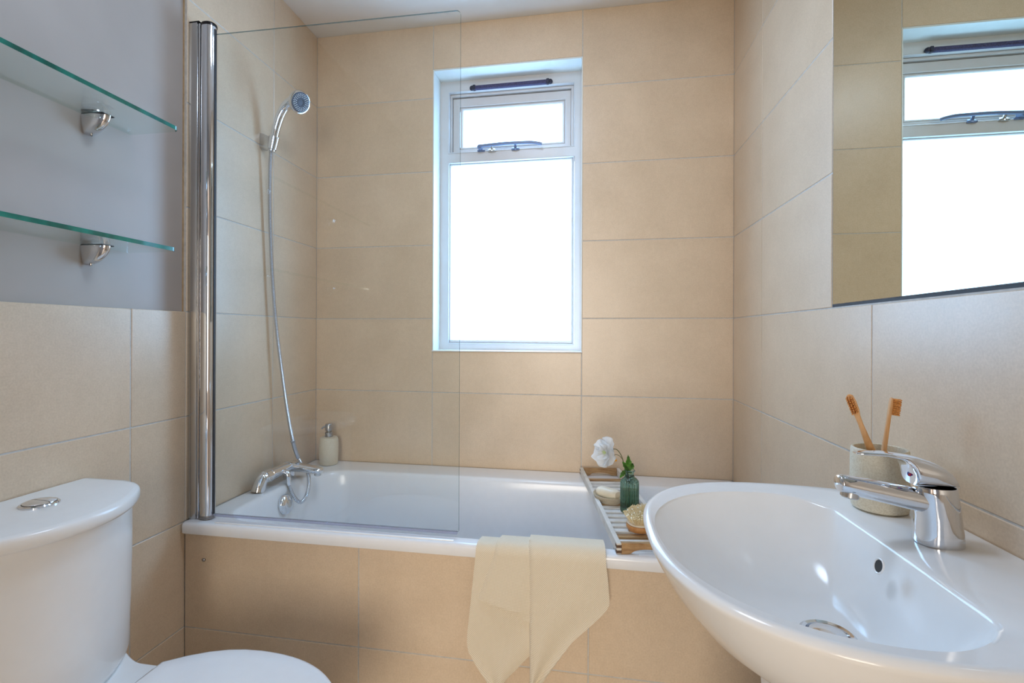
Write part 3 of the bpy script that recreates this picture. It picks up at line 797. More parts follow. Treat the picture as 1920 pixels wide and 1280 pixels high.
for k in range(7):
    a = k * 0.9; q = Vector((1.2225, -0.436, 0.7285))
    tube(bm, [q + Vector((0, 0, 0.005)), q + Vector((0.004 * math.cos(a), 0.004 * math.sin(a), -0.003)), q + Vector((0.006 * math.cos(a), 0.005 * math.sin(a), -0.009))], lambda t: 0.0016 + 0.0008 * t, 6)
obj('small_bud', bm, STAMEN, fl, label='tiny orange bud behind the petals')
def leaf(p0, p1, wid, bend, name='leaf'):
    bm = bmesh.new(); p0, p1 = Vector(p0), Vector(p1); d = p1 - p0; sd = d.cross(Vector((0.3, 1, 0.1))).normalized(); up = sd.cross(d).normalized(); n = 12; rows = []
    for i in range(n + 1):
        t = i / n; wv = wid * math.sin(pi * min(1, t ** 0.8)) * (1 + 0.18 * math.cos(t * 22))
        c = p0 + d * t + up * (bend * math.sin(pi * t))
        rows.append([bm.verts.new(c + sd * wv * s + up * (0.25 * wv * abs(s))) for s in (-1, -0.5, 0, 0.5, 1)])
    for a, b in zip(rows, rows[1:]):
        for k in range(4): bm.faces.new((a[k], a[k + 1], b[k + 1], b[k]))
    bmesh.ops.solidify(bm, geom=bm.faces[:], thickness=0.0005)
    return obj(name, bm, LEAF, fl, angle=70)
nk = vc + Vector((0, 0, 0.118))
leaf(nk + Vector((-0.003, -0.002, 0.0)), (1.2610, -0.452, 0.744), 0.0085, 0.003)
leaf(nk + Vector((-0.004, -0.003, 0.0)), (1.2440, -0.455, 0.724), 0.0075, 0.004)
leaf(nk + Vector((0.002, -0.002, 0.006)), (1.2740, -0.460, 0.722), 0.007, 0.003)
leaf(nk + Vector((-0.010, -0.004, 0.006)), (1.2360, -0.462, 0.676), 0.0065, 0.008)
leaf(nk + Vector((-0.003, -0.003, 0.006)), (1.2520, -0.460, 0.722), 0.008, 0.003)
leaf(nk + Vector((0.0, 0.004, 0.0)), (1.2660, -0.444, 0.726), 0.008, 0.003)
base_at(fl, vc + Vector((0.004, 0.002, 0.012)))

# massage brush
br = thing('bath_brush', 'oval wooden bath brush lying bristles up beside the green vase', 'brush')
bc = Vector((1.2925, -0.567, SZ)); rb_ = Matrix.Rotation(math.radians(62), 4, 'Z')
bm = bmesh.new(); oval(bm, [(0.050, 0.030, 0.0), (0.058, 0.038, 0.002), (0.062, 0.042, 0.008), (0.062, 0.042, 0.014), (0.060, 0.040, 0.0175), (0.054, 0.034, 0.018)], bc, rb_)
obj('wooden_base', bm, BRBASE, br)
bm = bmesh.new(); oval(bm, [(0.0595, 0.0395, 0.018), (0.061, 0.041, 0.0195), (0.060, 0.040, 0.023), (0.050, 0.032, 0.026), (0.020, 0.012, 0.028)], bc, rb_)
obj('brush_pad', bm, BRPAD, br)
bm = bmesh.new(); bt = bmesh.new(); rnd = random.Random(3)
k = 0
for i in range(-8, 9):
    for j in range(-6, 7):
        x, y = i * 0.0068 + (j % 2) * 0.0034, j * 0.0062
        if (x / 0.056) ** 2 + (y / 0.036) ** 2 > 1: continue
        lean = Vector((x * 0.28, y * 0.35, 0)); b0 = Vector((x, y, 0.024))
        k += 1
        if k % 7 == 3:
            p0 = bc + rb_ @ b0; p1 = bc + rb_ @ (b0 + lean * 0.8 + Vector((0, 0, 0.017)))
            tube(bt, [p0, p1], 0.0016, 6); sphere(bt, p1, 0.0030, n=8, m=6)
        else:
            for q in range(4):
                a = q * 1.57 + rnd.random(); o_ = Vector((0.0018 * math.cos(a), 0.0018 * math.sin(a), 0))
                p0 = bc + rb_ @ (b0 + o_); p1 = bc + rb_ @ (b0 + o_ * 1.9 + lean + Vector((0, 0, 0.0185 + rnd.uniform(-0.001, 0.001))))
                tube(bm, [p0, p1], 0.0012, 5)
o = obj('bristles', bm, BRHAIR, br); o['kind'] = 'stuff'
o = obj('massage_nodules', bt, BRTIP, br); o['kind'] = 'stuff'
base_at(br, bc)

# ------------------------------------------------------------------ towel over the bath rim
def towel_panel(bm, uvl, off, zin, Lf, Rf, zb, nu=36, nv=60, rot=0.0, wob=0.0, seed=1, zbu=None, thick=0.003, roll=0.0):
    # path over the rim: up inside, across the top, down the front; off lifts the layer outward
    rnd = random.Random(seed); ph = [rnd.uniform(0, 6) for _ in range(3)]
    def path(zlow):
        pts = [(-0.6635, zin), (-0.6635, 0.552)]
        for a in range(1, 7):
            t = a / 6 * pi / 2; pts.append((-0.680 + (0.0165 + off * 0.5) * math.cos(t), 0.552 + (0.0135 + off) * math.sin(t)))
        pts.append((-0.700, 0.5662 + off))
        for a in range(0, 9):
            t = a / 8 * pi / 2; pts.append((-0.7130 - (0.0190 + off) * math.sin(t), 0.5460 + (0.0195 + off) * math.cos(t)))
        pts.append((-0.7320 - off, zlow))
        P3 = [Vector((0, y, z)) for y, z in pts]; L = [0.0]
        for a, b in zip(P3, P3[1:]): L.append(L[-1] + (b - a).length)
        return P3, L
    G = {}; U = {}; jf = nv // 2
    for i in range(nu + 1):
        u = (i / nu) ** 1.6; P3, L = path(zb if zbu is None else zbu(u))
        for j in range(nv + 1):
            # half the rows cover the fold over the rim, half the hanging front
            s = L[-2] * j / jf if j <= jf else L[-2] + (L[-1] - L[-2]) * (j - jf) / (nv - jf)
            k = 0
            while k < len(L) - 2 and L[k + 1] < s - 1e-9: k += 1
            p = P3[k].lerp(P3[k + 1], max(0.0, min(1.0, (s - L[k]) / max(1e-9, L[k + 1] - L[k]))))
            zz = p.z if j > jf else 0.60 - 0.055 * j / jf
            x = Lf(zz) + (Rf(zz) - Lf(zz)) * u
            hang = max(0, 0.54 - p.z) if p.y < -0.72 else 0
            y = p.y - wob * hang * (0.5 + 0.5 * math.sin(7 * u + ph[0] + 4 * hang))
            if roll and p.y < -0.715: y += roll * max(0.0, 1 - u * abs(Rf(0.5) - Lf(0.5)) / 0.014) ** 2
            G[i, j] = Vector((x, y, p.z)); U[i, j] = (x, s)
    N = {}
    for i in range(nu + 1):
        for j in range(nv + 1):
            a = G[min(i + 1, nu), j] - G[max(i - 1, 0), j]; b = G[i, min(j + 1, nv)] - G[i, max(j - 1, 0)]
            n = a.cross(b)
            if n.length < 1e-12: n = Vector((0, -1, 0))
            n.normalize(); N[i, j] = n if (n.y < -0.05 or j < 14) and n.z > -0.6 else n
    sgn = 1 if N[nu // 2, nv - 4].y > 0 else -1                      # towards the inside of the cloth
    F = {k: bm.verts.new(v) for k, v in G.items()}
    B = {k: bm.verts.new(v + N[k] * (sgn * thick)) for k, v in G.items()}
    c, s_ = math.cos(rot), math.sin(rot)
    def face(vs, ks):
        f = bm.faces.new(vs)
        for l, key in zip(f.loops, ks):
            a, b = U[key]; l[uvl].uv = (a * c - b * s_, a * s_ + b * c)
    for i in range(nu):
        for j in range(nv):
            q = ((i, j), (i + 1, j), (i + 1, j + 1), (i, j + 1))
            face([F[k] for k in q], q); face([B[k] for k in reversed(q)], tuple(reversed(q)))
    rim = [(i, 0) for i in range(nu)] + [(nu, j) for j in range(nv)] + [(i, nv) for i in range(nu, 0, -1)] + [(0, j) for j in range(nv, 0, -1)]
    for a, b in zip(rim, rim[1:] + rim[:1]): face((F[a], F[b], B[b], B[a]), (a, b, b, a))
def pw(tab):
    def f(z):
        if z >= tab[0][0]: return tab[0][1]
        for (z0, a), (z1, b) in zip(tab, tab[1:]):
            if z >= z1: return a + (b - a) * (z - z0) / (z1 - z0)
        return tab[-1][1]
    return f
bm = bmesh.new(); uvl = bm.loops.layers.uv.new('weave')
# back left fold, hanging to a point
towel_panel(bm, uvl, 0.0, 0.47, pw([(0.60, 0.880), (0.575, 0.871), (0.555, 0.864), (0.43, 0.852), (0.335, 0.8425), (0.312, 0.8425), (0.295, 0.847), (0.26, 0.868), (0.20, 0.915), (0.188, 0.925)]),
            pw([(0.60, 1.02), (0.32, 1.02), (0.305, 1.004), (0.23, 0.938), (0.188, 0.927)]), 0.188, seed=3, wob=0.03, thick=0.0028)
# middle flap, two layers thick
towel_panel(bm, uvl, 0.0034, 0.49, pw([(0.60, 0.9335), (0.56, 0.918), (0.42, 0.873)]), pw([(0.60, 1.02), (0.40, 1.02)]), 0.42, rot=0.70, roll=0.004, seed=4, wob=0.03, zbu=lambda u: 0.428 - 0.048 * u, thick=0.0026)
towel_panel(bm, uvl, 0.0068, 0.50, pw([(0.60, 0.9335), (0.56, 0.9165), (0.43, 0.8693)]), pw([(0.60, 1.02), (0.40, 1.02)]), 0.42, rot=0.70, roll=0.005, seed=5, wob=0.055, zbu=lambda u: 0.4297 - 0.026 * u, thick=0.0026)
# front right fold, doubled so its left edge is a rounded fold
towel_panel(bm, uvl, 0.0135, 0.46, pw([(0.60, 0.9965), (0.30, 1.0015), (0.185, 1.0035)]),
            pw([(0.60, 1.166), (0.585, 1.176), (0.56, 1.184), (0.52, 1.1895), (0.46, 1.1945), (0.445, 1.192), (0.43, 1.181), (0.40, 1.152), (0.355, 1.106), (0.225, 1.012), (0.205, 1.006), (0.185, 1.0045)]), 0.185, roll=0.010, seed=6, wob=0.04, thick=0.0055)
tw = obj('towel', bm, TOWEL, angle=60)
tag(tw, 'folded beige waffle towel hanging over the bath rim', 'towel')

# ------------------------------------------------------------------ washbasin
bas = thing('washbasin', 'white ceramic washbasin on a pedestal against the right wall', 'basin')
BC = (1.455, -1.217); BZ = 0.82
def outer_poly(k=0.0):
    a, b, n, xc = 0.2480 - k, 0.272 - k, 2.5, 1.47; pts = []
    for i in range(61):
        t = pi / 2 + pi * i / 60
        c, s_ = math.cos(t), math.sin(t)
        pts.append((xc + a * math.copysign(abs(c) ** (2 / n), c), BC[1] + b * math.copysign(abs(s_) ** (2 / n), s_)))
    for i in range(1, 21):
        x = xc + (W - 0.0008 - xc) * i / 20; pts.append((x, BC[1] - (b - 0.047 * ((x - xc) / 0.207) ** 2)))
    for i in range(20, 0, -1):
        x = xc + (W - 0.0008 - xc) * i / 20; pts.append((x, BC[1] + (b - 0.047 * ((x - xc) / 0.207) ** 2)))
    return pts
def inner_poly(k=0.0, xb=1.537):
    xc, pts = 1.44, []
    for i in range(361):
        t = 2 * pi * i / 360
        c, s_ = math.cos(t), math.sin(t); b = (0.2105 if s_ > 0 else 0.237) - k
        if c < 0: x = xc - (0.203 - k) * abs(c) ** (2 / 2.2); y = b * math.copysign(abs(s_) ** (2 / 2.2), s_)
        else: x = xc + (0.140 - k) * c; y = b * s_
        # the back is cut off flat, the corners only slightly eased
        if x > xb:
            u = (xb - xc) / (0.140 - k); lim = b * math.sqrt(1 - u * u)
            y = math.copysign(min(abs(y), lim), y); x = xb + 0.004 * (1 - (y / lim) ** 2)
        pts.append((x, BC[1] + y))
    return pts
NT = 288
TH = [2 * pi * i / NT for i in range(NT)]
OP, IP = outer_poly(), inner_poly()
RO_ = [ray_poly(OP, BC, t) for t in TH]; RI_ = [ray_poly(IP, BC, t) for t in TH]
def sm(a, k=2):
    for _ in range(k): a = [(a[i - 1] + 2 * a[i] + a[(i + 1) % len(a)]) / 4 for i in range(len(a))]
    return a
RI_ = sm(RI_, 2)
def br_ring(rf, zf):
    out = []
    for i, t in enumerate(TH):
        r_ = rf(i); out.append(Vector((BC[0] + r_ * math.cos(t), BC[1] + r_ * math.sin(t), zf(i) if callable(zf) else zf)))
    return out
DX, DY, DR, DZ = 1.4565, -1.2285, 0.031, 0.697
def atwall(i):      # 1 where the outline lies on the wall
    x = BC[0] + RO_[i] * math.cos(TH[i]); return 1.0 if x > W - 0.004 else 0.0
def under(s, z):    # underside: shrink towards the pedestal, keep the wall side upright
    out = []
    for i, t in enumerate(TH):
        x = BC[0] + RO_[i] * math.cos(t); y = BC[1] + RO_[i] * math.sin(t)
        cx_ = 1.56
        xs = cx_ + (x - cx_) * s if x < cx_ else x
        out.append(Vector((xs, BC[1] + (y - BC[1]) * (s if x < 1.66 else s), z)))
    return out
deck = lambda i: max(0.0, min(1.0, (BC[0] + RI_[i] * math.cos(TH[i]) - 1.50) / 0.03))
rings = [under(0.30, 0.640), under(0.42, 0.655), under(0.58, 0.675), under(0.72, 0.700), under(0.84, 0.732), under(0.925, 0.766), under(0.968, 0.790), under(0.988, 0.803),
         br_ring(lambda i: RO_[i] - 0.0015, 0.8095), br_ring(lambda i: RO_[i] - 0.0005 * 0, 0.813), br_ring(lambda i: RO_[i] - 0.0015, 0.8165), br_ring(lambda i: RO_[i] - 0.005 * (1 - atwall(i)) - 0.002, 0.8195), br_ring(lambda i: RO_[i] - 0.010, 0.8205)]
mixr = lambda i, f: RO_[i] - 0.010 + (RI_[i] - RO_[i] + 0.010) * f
rings += [br_ring(lambda i, f=f: mixr(i, f), (lambda i, f=f: 0.8205 - 0.0035 * f - 0.0045 * deck(i) * f ** 6)) for f in (0.2, 0.45, 0.7, 0.86, 0.95)]
rings.append(br_ring(lambda i: RI_[i] + 0.002, lambda i: 0.8160 - 0.004 * deck(i)))
for s in [0.0, 0.012, 0.03, 0.06, 0.10, 0.16, 0.23, 0.31, 0.40, 0.50, 0.60, 0.70, 0.80, 0.90, 1.0]:
    rg = []
    for i, t in enumerate(TH):
        ix, iy = BC[0] + RI_[i] * math.cos(t), BC[1] + RI_[i] * math.sin(t)
        ex, ey = DX + DR * math.cos(t), DY + DR * math.sin(t)
        g = 1 - (1 - s) ** 2.35
        z = 0.8135 - 0.004 * deck(i) - (0.8135 - 0.004 * deck(i) - DZ) * g
        rg.append(Vector((ix + (ex - ix) * s, iy + (ey - iy) * s, z)))
    rings.append(rg)
bm = bmesh.new(); loft(bm, rings, True, True, False)
obj('bowl', bm, CERAM, bas, angle=62)
# waste: chrome flange with domed plug
bm = bmesh.new(); lathe(bm, [(0.0335, -0.002), (0.0335, 0.002), (0.030, 0.0042), (0.026, 0.0030), (0.0245, -0.002), (0.0235, -0.006)], (DX, DY, DZ), 36, cap0=False)
waste = obj('waste_flange', bm, CHROME, bas)
bm = bmesh.new(); lathe(bm, [(0.0225, -0.006), (0.0235, 0.001), (0.022, 0.004), (0.016, 0.0065), (0.008, 0.0078), (0.001, 0.008)], (DX, DY, DZ), 32)
obj('waste_plug', bm, CHROME, waste)
# overflow hole in the back wall of the bowl
on = Vector((-0.94, 0, 0.25)).normalized(); oc = Vector((1.5185, -1.2275, 0.7945))
bm = bmesh.new(); lathe(bm, [(0.0105, 0.000), (0.0105, 0.0012), (0.0095, 0.0018), (0.0082, 0.0012), (0.0078, -0.002)], oc, 24, axis=on)
ov = obj('overflow_ring', bm, CERAM, bas)
bm = bmesh.new(); lathe(bm, [(0.0081, 0.0006), (0.0080, 0.0010), (0.004, 0.0010)], oc, 20, axis=on)
obj('overflow_hole', bm, HOLE, ov, label='dark overflow hole')
bm = bmesh.new()
rs = [rrect(1.398 - e, 1.665, BC[1] - 0.083 - e, BC[1] + 0.083 + e, (0.01, 0.045, 0.045, 0.01), z, 6, 8) for z, e in ((0.001, 0.012), (0.02, 0.008), (0.10, 0.0), (0.50, 0.0), (0.60, 0.006), (0.665, 0.014))]
loft(bm, rs); obj('pedestal', bm, CERAM, bas)
base_at(bas, Vector((1.53, -1.217, 0.0)))

# basin mixer tap
tap = thing('basin_mixer_tap', 'chrome single lever mixer tap on the washbasin deck', 'tap')
TY = -1.195; ZD = 0.8185
bm = bmesh.new(); rs = []
def sect(xl, xr, z, wv, n=28):
    c = (xl + xr) / 2; h = (xr - xl) / 2
    return [Vector((c + h * math.copysign(abs(math.cos(a)) ** 0.85, math.cos(a)), TY + wv * math.copysign(abs(math.sin(a)) ** 0.85, math.sin(a)), z)) for a in [2 * pi * k / n for k in range(n)]]
for xl, xr, z, wv in ((1.5800, 1.6345, ZD, 0.0245), (1.5795, 1.6345, ZD + 0.003, 0.0250), (1.5815, 1.6335, ZD + 0.016, 0.0240), (1.5820, 1.6310, ZD + 0.035, 0.0235), (1.5790, 1.6285, ZD + 0.055, 0.0235), (1.5775, 1.6265, ZD + 0.070, 0.0235), (1.5775, 1.6252, ZD + 0.0772, 0.0232), (1.5780, 1.6247, ZD + 0.0780, 0.0228)):
    rs.append(sect(xl, xr, z, wv))
loft(bm, rs); obj('tap_body', bm, CHROME, tap)
bm = bmesh.new()
P = smooth_path([(1.606, TY, 0.8715), (1.585, TY, 0.8755), (1.560, TY, 0.8800), (1.530, TY, 0.8855), (1.505, TY, 0.8900), (1.492, TY, 0.8925), (1.4855, TY, 0.8935), (1.4815, TY, 0.8935)], 5)
tube(bm, P, lambda t: ((0.0185 - 0.0055 * t), (0.0165 - 0.0055 * t)) if t < 0.86 else ((0.0138) * math.sqrt(max(0.05, 1 - ((t - 0.86) / 0.14) ** 2)), 0.0118 * math.sqrt(max(0.05, 1 - ((t - 0.86) / 0.14) ** 2))), 24)
sp = obj('spout', bm, CHROME, tap)
bm = bmesh.new(); lathe(bm, [(0.0112, 0.0), (0.0112, -0.0105), (0.0100, -0.0120), (0.0085, -0.0105)], (1.4995, TY, 0.8855), 24, axis=(0.15, 0, 1))
obj('aerator', bm, SATIN, sp)
bm = bmesh.new(); rs = []
top = pw([(-1.5040, 0.9372), (-1.5080, 0.9386), (-1.540, 0.9395), (-1.575, 0.9358), (-1.597, 0.9292), (-1.612, 0.9205), (-1.6215, 0.9085), (-1.6245, 0.9005)])
bot = pw([(-1.5040, 0.9358), (-1.5080, 0.9345), (-1.540, 0.9338), (-1.558, 0.9305), (-1.566, 0.9230), (-1.5705, 0.9110), (-1.5725, 0.8978), (-1.6245, 0.8968)])
hwf = pw([(-1.5040, 0.0050), (-1.5080, 0.0085), (-1.530, 0.0115), (-1.558, 0.0165), (-1.5725, 0.0215), (-1.600, 0.0232), (-1.615, 0.0205), (-1.6245, 0.0130)])
xs = [1.5040, 1.506, 1.510, 1.52, 1.53, 1.54, 1.55, 1.556, 1.560, 1.564, 1.5675, 1.5705, 1.5728, 1.578, 1.585, 1.592, 1.60, 1.607, 1.613, 1.618, 1.6215, 1.6238, 1.6245]
for x in xs:
    zt, zb_, wv = top(-x), bot(-x), hwf(-x)
    c = (zt + zb_) / 2; h = max(0.0008, (zt - zb_) / 2)
    rs.append([Vector((x, TY + wv * math.copysign(abs(math.cos(a)) ** 0.75, math.cos(a)), c + h * math.copysign(abs(math.sin(a)) ** 0.8, math.sin(a)))) for a in [2 * pi * k / 24 for k in range(24)]])
loft(bm, rs)
lev = obj('lever', bm, CHROME, tap)
bm = bmesh.new(); lathe(bm, [(0.0036, 0.0), (0.0034, 0.0012), (0.0005, 0.0014)], (1.5706, TY - 0.004, 0.9115), 14, axis=(-1, -0.15, 0.2))
ind = obj('hot_cold_mark', bm, BLUEM, lev, label='tiny blue and red temperature dot')
bm = bmesh.new(); lathe(bm, [(0.0020, 0.0012), (0.0018, 0.0020), (0.0003, 0.0021)], (1.5706, TY - 0.0055, 0.9105), 12, axis=(-1, -0.15, 0.2))
obj('red_half', bm, REDM, ind, label='red half of the dot')
base_at(tap, Vector((1.605, TY, ZD)))

# tumbler with two toothbrushes
tum = thing('toothbrush_tumbler', 'cream stone tumbler behind the basin tap holding toothbrushes', 'tumbler')
tc_ = Vector((1.6045, -1.064, 0.8195))
bm = bmesh.new(); lathe(bm, [(0.034, 0.0), (0.0375, 0.002), (0.0395, 0.010), (0.0400, 0.045), (0.0395, 0.085), (0.0385, 0.096), (0.0370, 0.0985), (0.0345, 0.0975), (0.0340, 0.090), (0.0335, 0.012), (0.030, 0.008)], tc_, 48)
obj('cup', bm, STONE, tum)
base_at(tum, tc_)
def toothbrush(name, p0, p1, face, label):
    t = thing(name, label, 'toothbrush', 'toothbrushes in the tumbler')
    p0, p1 = Vector(p0), Vector(p1); d = (p1 - p0); Lh = d.length; d.normalize()
    f = Vector(face); f = (f - d * f.dot(d)).normalized(); s_ = d.cross(f)
    bm = bmesh.new(); rs = []
    for k, (q, wv, th) in enumerate(((0.0, 0.0035, 0.002), (0.01, 0.0055, 0.003), (0.25, 0.0068, 0.0036), (0.45, 0.0064, 0.0036), (0.60, 0.0046, 0.0032), (0.72, 0.0036, 0.0030), (0.80, 0.0040, 0.0028), (0.85, 0.0058, 0.0026), (0.93, 0.0062, 0.0026), (0.985, 0.0050, 0.0024), (1.0, 0.0022, 0.0012))):
        c = p0 + d * (Lh * q)
        rs.append([c + s_ * (wv * math.copysign(abs(math.cos(a)) ** 0.75, math.cos(a))) + f * (th * math.copysign(abs(math.sin(a)) ** 0.75, math.sin(a))) for a in [2 * pi * i / 14 for i in range(14)]])
    loft(bm, rs); obj('handle', bm, BAMBOO, t)
    bm = bmesh.new()
    for i in range(9):
        for j in range(3):
            c = p0 + d * (Lh * (0.845 + 0.0175 * i)) + s_ * ((j - 1) * 0.0034) + f * 0.0022
            e = c + f * 0.0105 + d * (0.0004 * ((i * 7 + j) % 3 - 1))
            tube(bm, [c, e], 0.00115, 6)
    o = obj('bristles', bm, BRIST, t, label='amber bristle tufts'); o['kind'] = 'stuff'
    base_at(t, p0); return t
zb0 = tc_.z + 0.0125
toothbrush('toothbrush', (1.6235, -1.060, zb0), (1.5545, -1.074, 1.0040), (-0.55, -0.80, 0.0), 'bamboo toothbrush leaning left with its bristles facing out')
toothbrush('toothbrush', (1.6085, -1.049, zb0), (1.6180, -1.071, 1.0000), (0.95, -0.25, 0.0), 'upright bamboo toothbrush seen edge-on at the tumbler right side')

# ------------------------------------------------------------------ mirror
mir = thing('wall_mirror', 'frameless mirror set flush in the right wall tiles', 'mirror')
bm = bmesh.new(); box(bm, W - 0.0006, W + 0.006, MY1 + 0.003, MY0 - 0.0035, MZ0 + 0.0035, MZ1 - 0.003, 0.0012)
me_ = mesh('mirror_glass', bm, [MIRROR, MEDGE], False)
for p in me_.polygons:
    p.material_index = 0 if p.normal.x < -0.99 else 1
link('mirror_glass', me_, mir)
bm = bmesh.new(); box(bm, W + 0.0012, W + 0.0016, MY1, MY0, MZ0 - 0.002, MZ1)
obj('mirror_backing', bm, DARK, mir, smooth=False, label='dark gap around the mirror edge')
base_at(mir, Vector((W, (MY0 + MY1) / 2, MZ0)))

# ------------------------------------------------------------------ toilet
toi = thing('toilet', 'white close-coupled toilet with closed lid against the left wall', 'toilet')
CY_ = -1.19
def dshape(hw, dep, kx, rc, z, x0=0.004, n=40):
    # flat back at the wall, bowed front, eased front corners
    pts = []
    m = n
    for i in range(m + 1):
        u = -1 + 2 * i / m; y = u * hw
        x = dep - kx * y * y
        e = abs(u) * hw - (hw - rc)
        if e > 0: x -= rc * (1 - math.sqrt(max(0.0, 1 - (e / rc) ** 2))) * 1.0
        pts.append(Vector((max(x, x0 + 0.002), CY_ + y, z)))
    for i in range(1, 9): pts.append(Vector((pts[m].x + (x0 - pts[m].x) * i / 8, CY_ + hw, z)))
    for i in range(1, 12): pts.append(Vector((x0, CY_ + hw - 2 * hw * i / 12, z)))
    for i in range(0, 8): pts.append(Vector((x0 + (pts[0].x - x0) * i / 8, CY_ - hw, z)))
    return pts
bm = bmesh.new()
rs = [dshape(0.180, 0.208, 2.4, 0.035, 0.4085), dshape(0.1845, 0.2160, 2.45, 0.034, 0.414), dshape(0.186, 0.220, 2.5, 0.033, 0.425), dshape(0.186, 0.224, 2.5, 0.032, 0.52), dshape(0.185, 0.2275, 2.5, 0.03, 0.64), dshape(0.184, 0.2285, 2.55, 0.03, 0.736)]
loft(bm, rs); obj('cistern', bm, CERAM, toi, angle=50)
bm = bmesh.new()
rs = [dshape(0.190, 0.236, 2.6, 0.035, 0.7365), dshape(0.198, 0.244, 2.6, 0.036, 0.7385), dshape(0.2005, 0.2475, 2.6, 0.037, 0.744), dshape(0.2005, 0.2475, 2.6, 0.037, 0.756), dshape(0.1985, 0.2455, 2.6, 0.037, 0.7615), dshape(0.194, 0.241, 2.6, 0.037, 0.7645), dshape(0.185, 0.232, 2.6, 0.035, 0.7655), dshape(0.12, 0.16, 2.4, 0.03, 0.7660)]
loft(bm, rs); obj('cistern_lid', bm, CERAM, toi, angle=50)
bm = bmesh.new()
b0 = Vector((0.092, -1.1635, 0.766))
lathe(bm, [(0.0310, -0.001), (0.0310, 0.002), (0.0285, 0.0045), (0.0265, 0.0040)], b0, 36, cap1=False)
btn = obj('button_bezel', bm, CHROME, toi)
for s in (1, -1):
    bm = bmesh.new(); rs = []
    for h, k in ((0.001, 0.97), (0.0055, 0.97), (0.0075, 0.80), (0.0085, 0.45)):
        rs.append([b0 + Vector((0.0262 * k * math.cos(a) , s * (0.0006 + 0.0256 * k * math.sin(a)), h)) for a in [pi * i / 18 for i in range(19)]])
    loft(bm, rs); obj('flush_button', bm, CHROME, btn)
# pan: rear deck, horn, bowl and foot
def pan_ring(xf, xb, hw, z, wb=None, n=48):
    # rounded front at xf, straight sides to the back at xb
    pts = []; wb = hw if wb is None else wb
    for i in range(n + 1):
        t = -pi / 2 + pi * i / n
        xc = xf - min(0.26, (xf - xb) * 0.6)
        pts.append(Vector((xc + (xf - xc) * max(0, math.cos(t)) ** 0.85, CY_ + hw * math.copysign(abs(math.sin(t)) ** 0.9, math.sin(t)), z)))
    m = 10; a, c = pts[n].x, pts[0].x
    for i in range(1, m + 1):
        q = i / m; e = min(1, q * 1.9); e = e * e * (3 - 2 * e); pts.append(Vector((a + (xb - a) * q, CY_ + hw + (wb - hw) * e, z)))
    for i in range(1, 8): pts.append(Vector((xb, CY_ + wb - 2 * wb * i / 8, z)))
    for i in range(0, m):
        q = 1 - i / m; e = min(1, q * 1.9); e = e * e * (3 - 2 * e); pts.append(Vector((a + (xb - a) * q, CY_ - hw - (wb - hw) * e, z)))
    return pts
bm = bmesh.new()
rs = [pan_ring(0.56, 0.05, 0.105, 0.001, 0.10), pan_ring(0.56, 0.05, 0.105, 0.04, 0.10), pan_ring(0.54, 0.05, 0.095, 0.16, 0.095), pan_ring(0.62, 0.03, 0.145, 0.29, 0.11), pan_ring(0.672, 0.02, 0.170, 0.365, 0.110), pan_ring(0.680, 0.015, 0.173, 0.392, 0.110), pan_ring(0.672, 0.012, 0.166, 0.399, 0.104)]
loft(bm, rs)
# swept shoulder rising from the deck to the cistern foot
rs = []
def neck(d, z, n=26):
    # rear deck: wide under the cistern, waisted towards the seat
    L_, R_ = [], []
    for i in range(n + 1):
        x = 0.016 + (0.34 - 0.016) * i / n
        t = max(0.0, min(1.0, (x - 0.105) / 0.115)); t = t * t * (3 - 2 * t)
        h = 0.172 - 0.041 * t - d
        L_.append(Vector((x, CY_ + h, z))); R_.append(Vector((x, CY_ - h, z)))
    return L_ + R_[::-1]
loft(bm, [neck(0.040, 0.30), neck(0.008, 0.375), neck(0.0015, 0.395), neck(0.0, 0.400), neck(0.0015, 0.4045), neck(0.006, 0.4075)])
obj('pan', bm, CERAM, toi, angle=50)
def seat_ring(k, z, x0=0.292):
    # lid outline: nearly round front, straight hinge line at x0
    pts = []
    for i in range(57):
        t = -pi / 2 + pi * i / 56
        pts.append(Vector((0.47 + (0.238 - k) * max(0, math.cos(t)) ** 0.92, CY_ + (0.1715 - k) * math.copysign(abs(math.sin(t)) ** 0.95, math.sin(t)), z)))
    a = [Vector((0.47 + (x0 + k - 0.47) * q, CY_ + (0.1715 - k) * (1 - 0.40 * q ** 2.2), z)) for q in (0.2, 0.4, 0.6, 0.8, 1.0)]
    b = [Vector((p.x, 2 * CY_ - p.y, z)) for p in reversed(a)]
    m_ = [a[-1].lerp(b[0], q / 6) for q in range(1, 6)]
    return pts + a + m_ + b
bm = bmesh.new(); loft(bm, [seat_ring(0.006, 0.404), seat_ring(0.002, 0.406), seat_ring(0.002, 0.418), seat_ring(0.006, 0.420)])
obj('seat', bm, SEATM, toi, angle=50)
bm = bmesh.new(); loft(bm, [seat_ring(0.004, 0.4215), seat_ring(0.0, 0.424), seat_ring(0.0, 0.431), seat_ring(0.003, 0.4355), seat_ring(0.010, 0.4385), seat_ring(0.04, 0.4410), seat_ring(0.09, 0.4425), seat_ring(0.13, 0.443)])
obj('seat_lid', bm, SEATM, toi, angle=50)
for s in (1, -1):
    bm = bmesh.new(); lathe(bm, [(0.010, -0.02), (0.010, 0.02)], (0.284, CY_ + s * 0.075, 0.415), 16, axis=(0, 1, 0))
    obj('lid_hinge', bm, SATIN, toi)
base_at(toi, Vector((0.30, CY_, 0.0)))

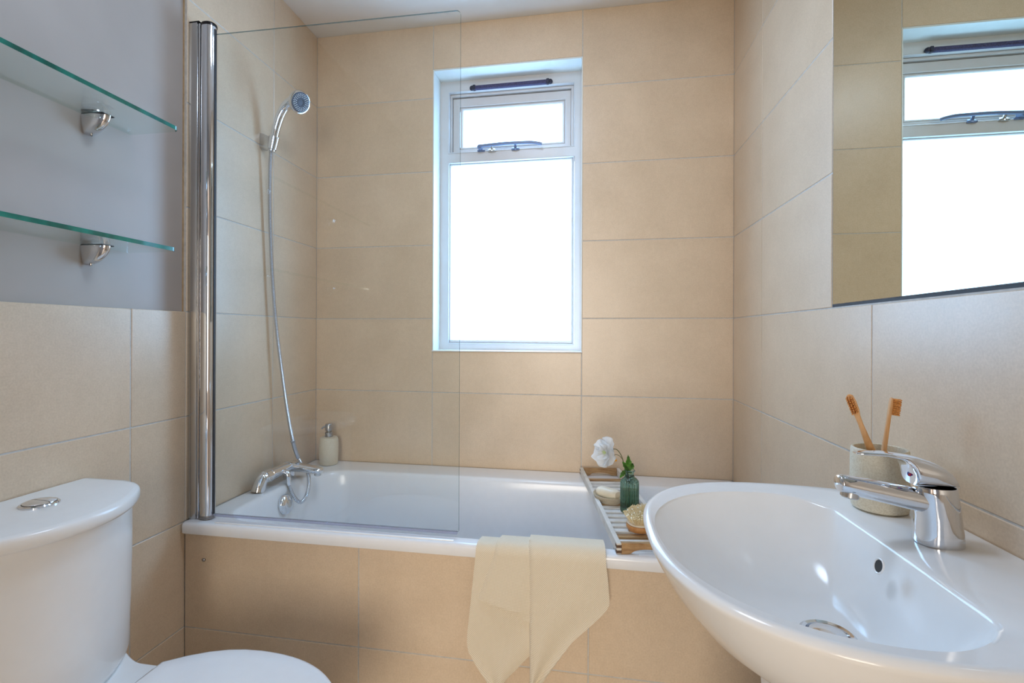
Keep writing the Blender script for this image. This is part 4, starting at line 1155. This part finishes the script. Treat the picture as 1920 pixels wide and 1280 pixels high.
# ------------------------------------------------------------------ glass shelves
def shelf(z0, label, yend):
    t = thing('glass_shelf', label, 'shelf', 'glass shelves on the left wall')
    bm = bmesh.new()
    xw, xf, y0, r_ = -0.0115, 0.130, -1.62, 0.012
    o_ = [(xw, y0), (xf, y0)] + [(xf - r_ + r_ * math.cos(pi / 2 * k / 6), yend - r_ + r_ * math.sin(pi / 2 * k / 6)) for k in range(7)] + [(xw, yend - 0.001)]
    a = [bm.verts.new((x, y, z0)) for x, y in o_]; b = [bm.verts.new((x, y, z0 + 0.0095)) for x, y in o_]
    bm.faces.new(a); bm.faces.new(b)
    for k in range(len(o_)):
        f = bm.faces.new((a[k], a[(k + 1) % len(o_)], b[(k + 1) % len(o_)], b[k])); f.material_index = 1 if 1 <= k < len(o_) - 2 else 0
    obj('glass', bm, [SHELFG, SHELFE], t, smooth=False)
    for yc in (-0.984, -1.45):
        bm = bmesh.new(); rs = []
        for q in range(13):
            h = q / 12; z = z0 - 0.0015 - 0.042 * h
            dep = 0.058 * math.sqrt(max(0.0, 1 - h ** 1.7)) + 0.004; wv = 0.0165 * (1 - 0.35 * h ** 2)
            rs.append([Vector((-0.0118, yc - wv, z)), *[Vector((-0.0118 + dep * (1 - (abs(u) ** 2.4) * 0.55), yc + wv * u, z)) for u in (-1, -0.8, -0.55, -0.25, 0, 0.25, 0.55, 0.8, 1)], Vector((-0.0118, yc + wv, z))])
        loft(bm, rs)
        bk = obj('bracket', bm, CHROME, t, angle=50)
        bm = bmesh.new(); rs = []
        for z, k in ((z0 + 0.0100, 1.0), (z0 + 0.0125, 0.98), (z0 + 0.0185, 0.7), (z0 + 0.0205, 0.35)):
            rs.append([Vector((-0.0118, yc - 0.015 * k, z))] + [Vector((-0.0118 + 0.032 * k * math.cos(a), yc + 0.015 * k * math.sin(a), z)) for a in [-pi / 2 + pi * i / 10 for i in range(11)]])
        loft(bm, rs); obj('upper_jaw', bm, CHROME, bk)
        bm = bmesh.new(); box(bm, -0.0116, 0.046, yc - 0.015, yc + 0.015, z0 - 0.0014, z0 - 0.0001)
        obj('rubber_pad', bm, DARK, bk, smooth=False)
        bm = bmesh.new(); lathe(bm, [(0.003, 0.0), (0.003, -0.004), (0.001, -0.005)], (0.0, yc, z0 - 0.042), 10)
        obj('grub_screw', bm, STEEL, bk)
    base_at(t, Vector((-0.0115, -1.2, z0)))
shelf(1.6035, 'upper clear glass shelf on chrome brackets above the toilet', -0.872)
shelf(1.3015, 'lower clear glass shelf on chrome brackets above the toilet', -0.878)
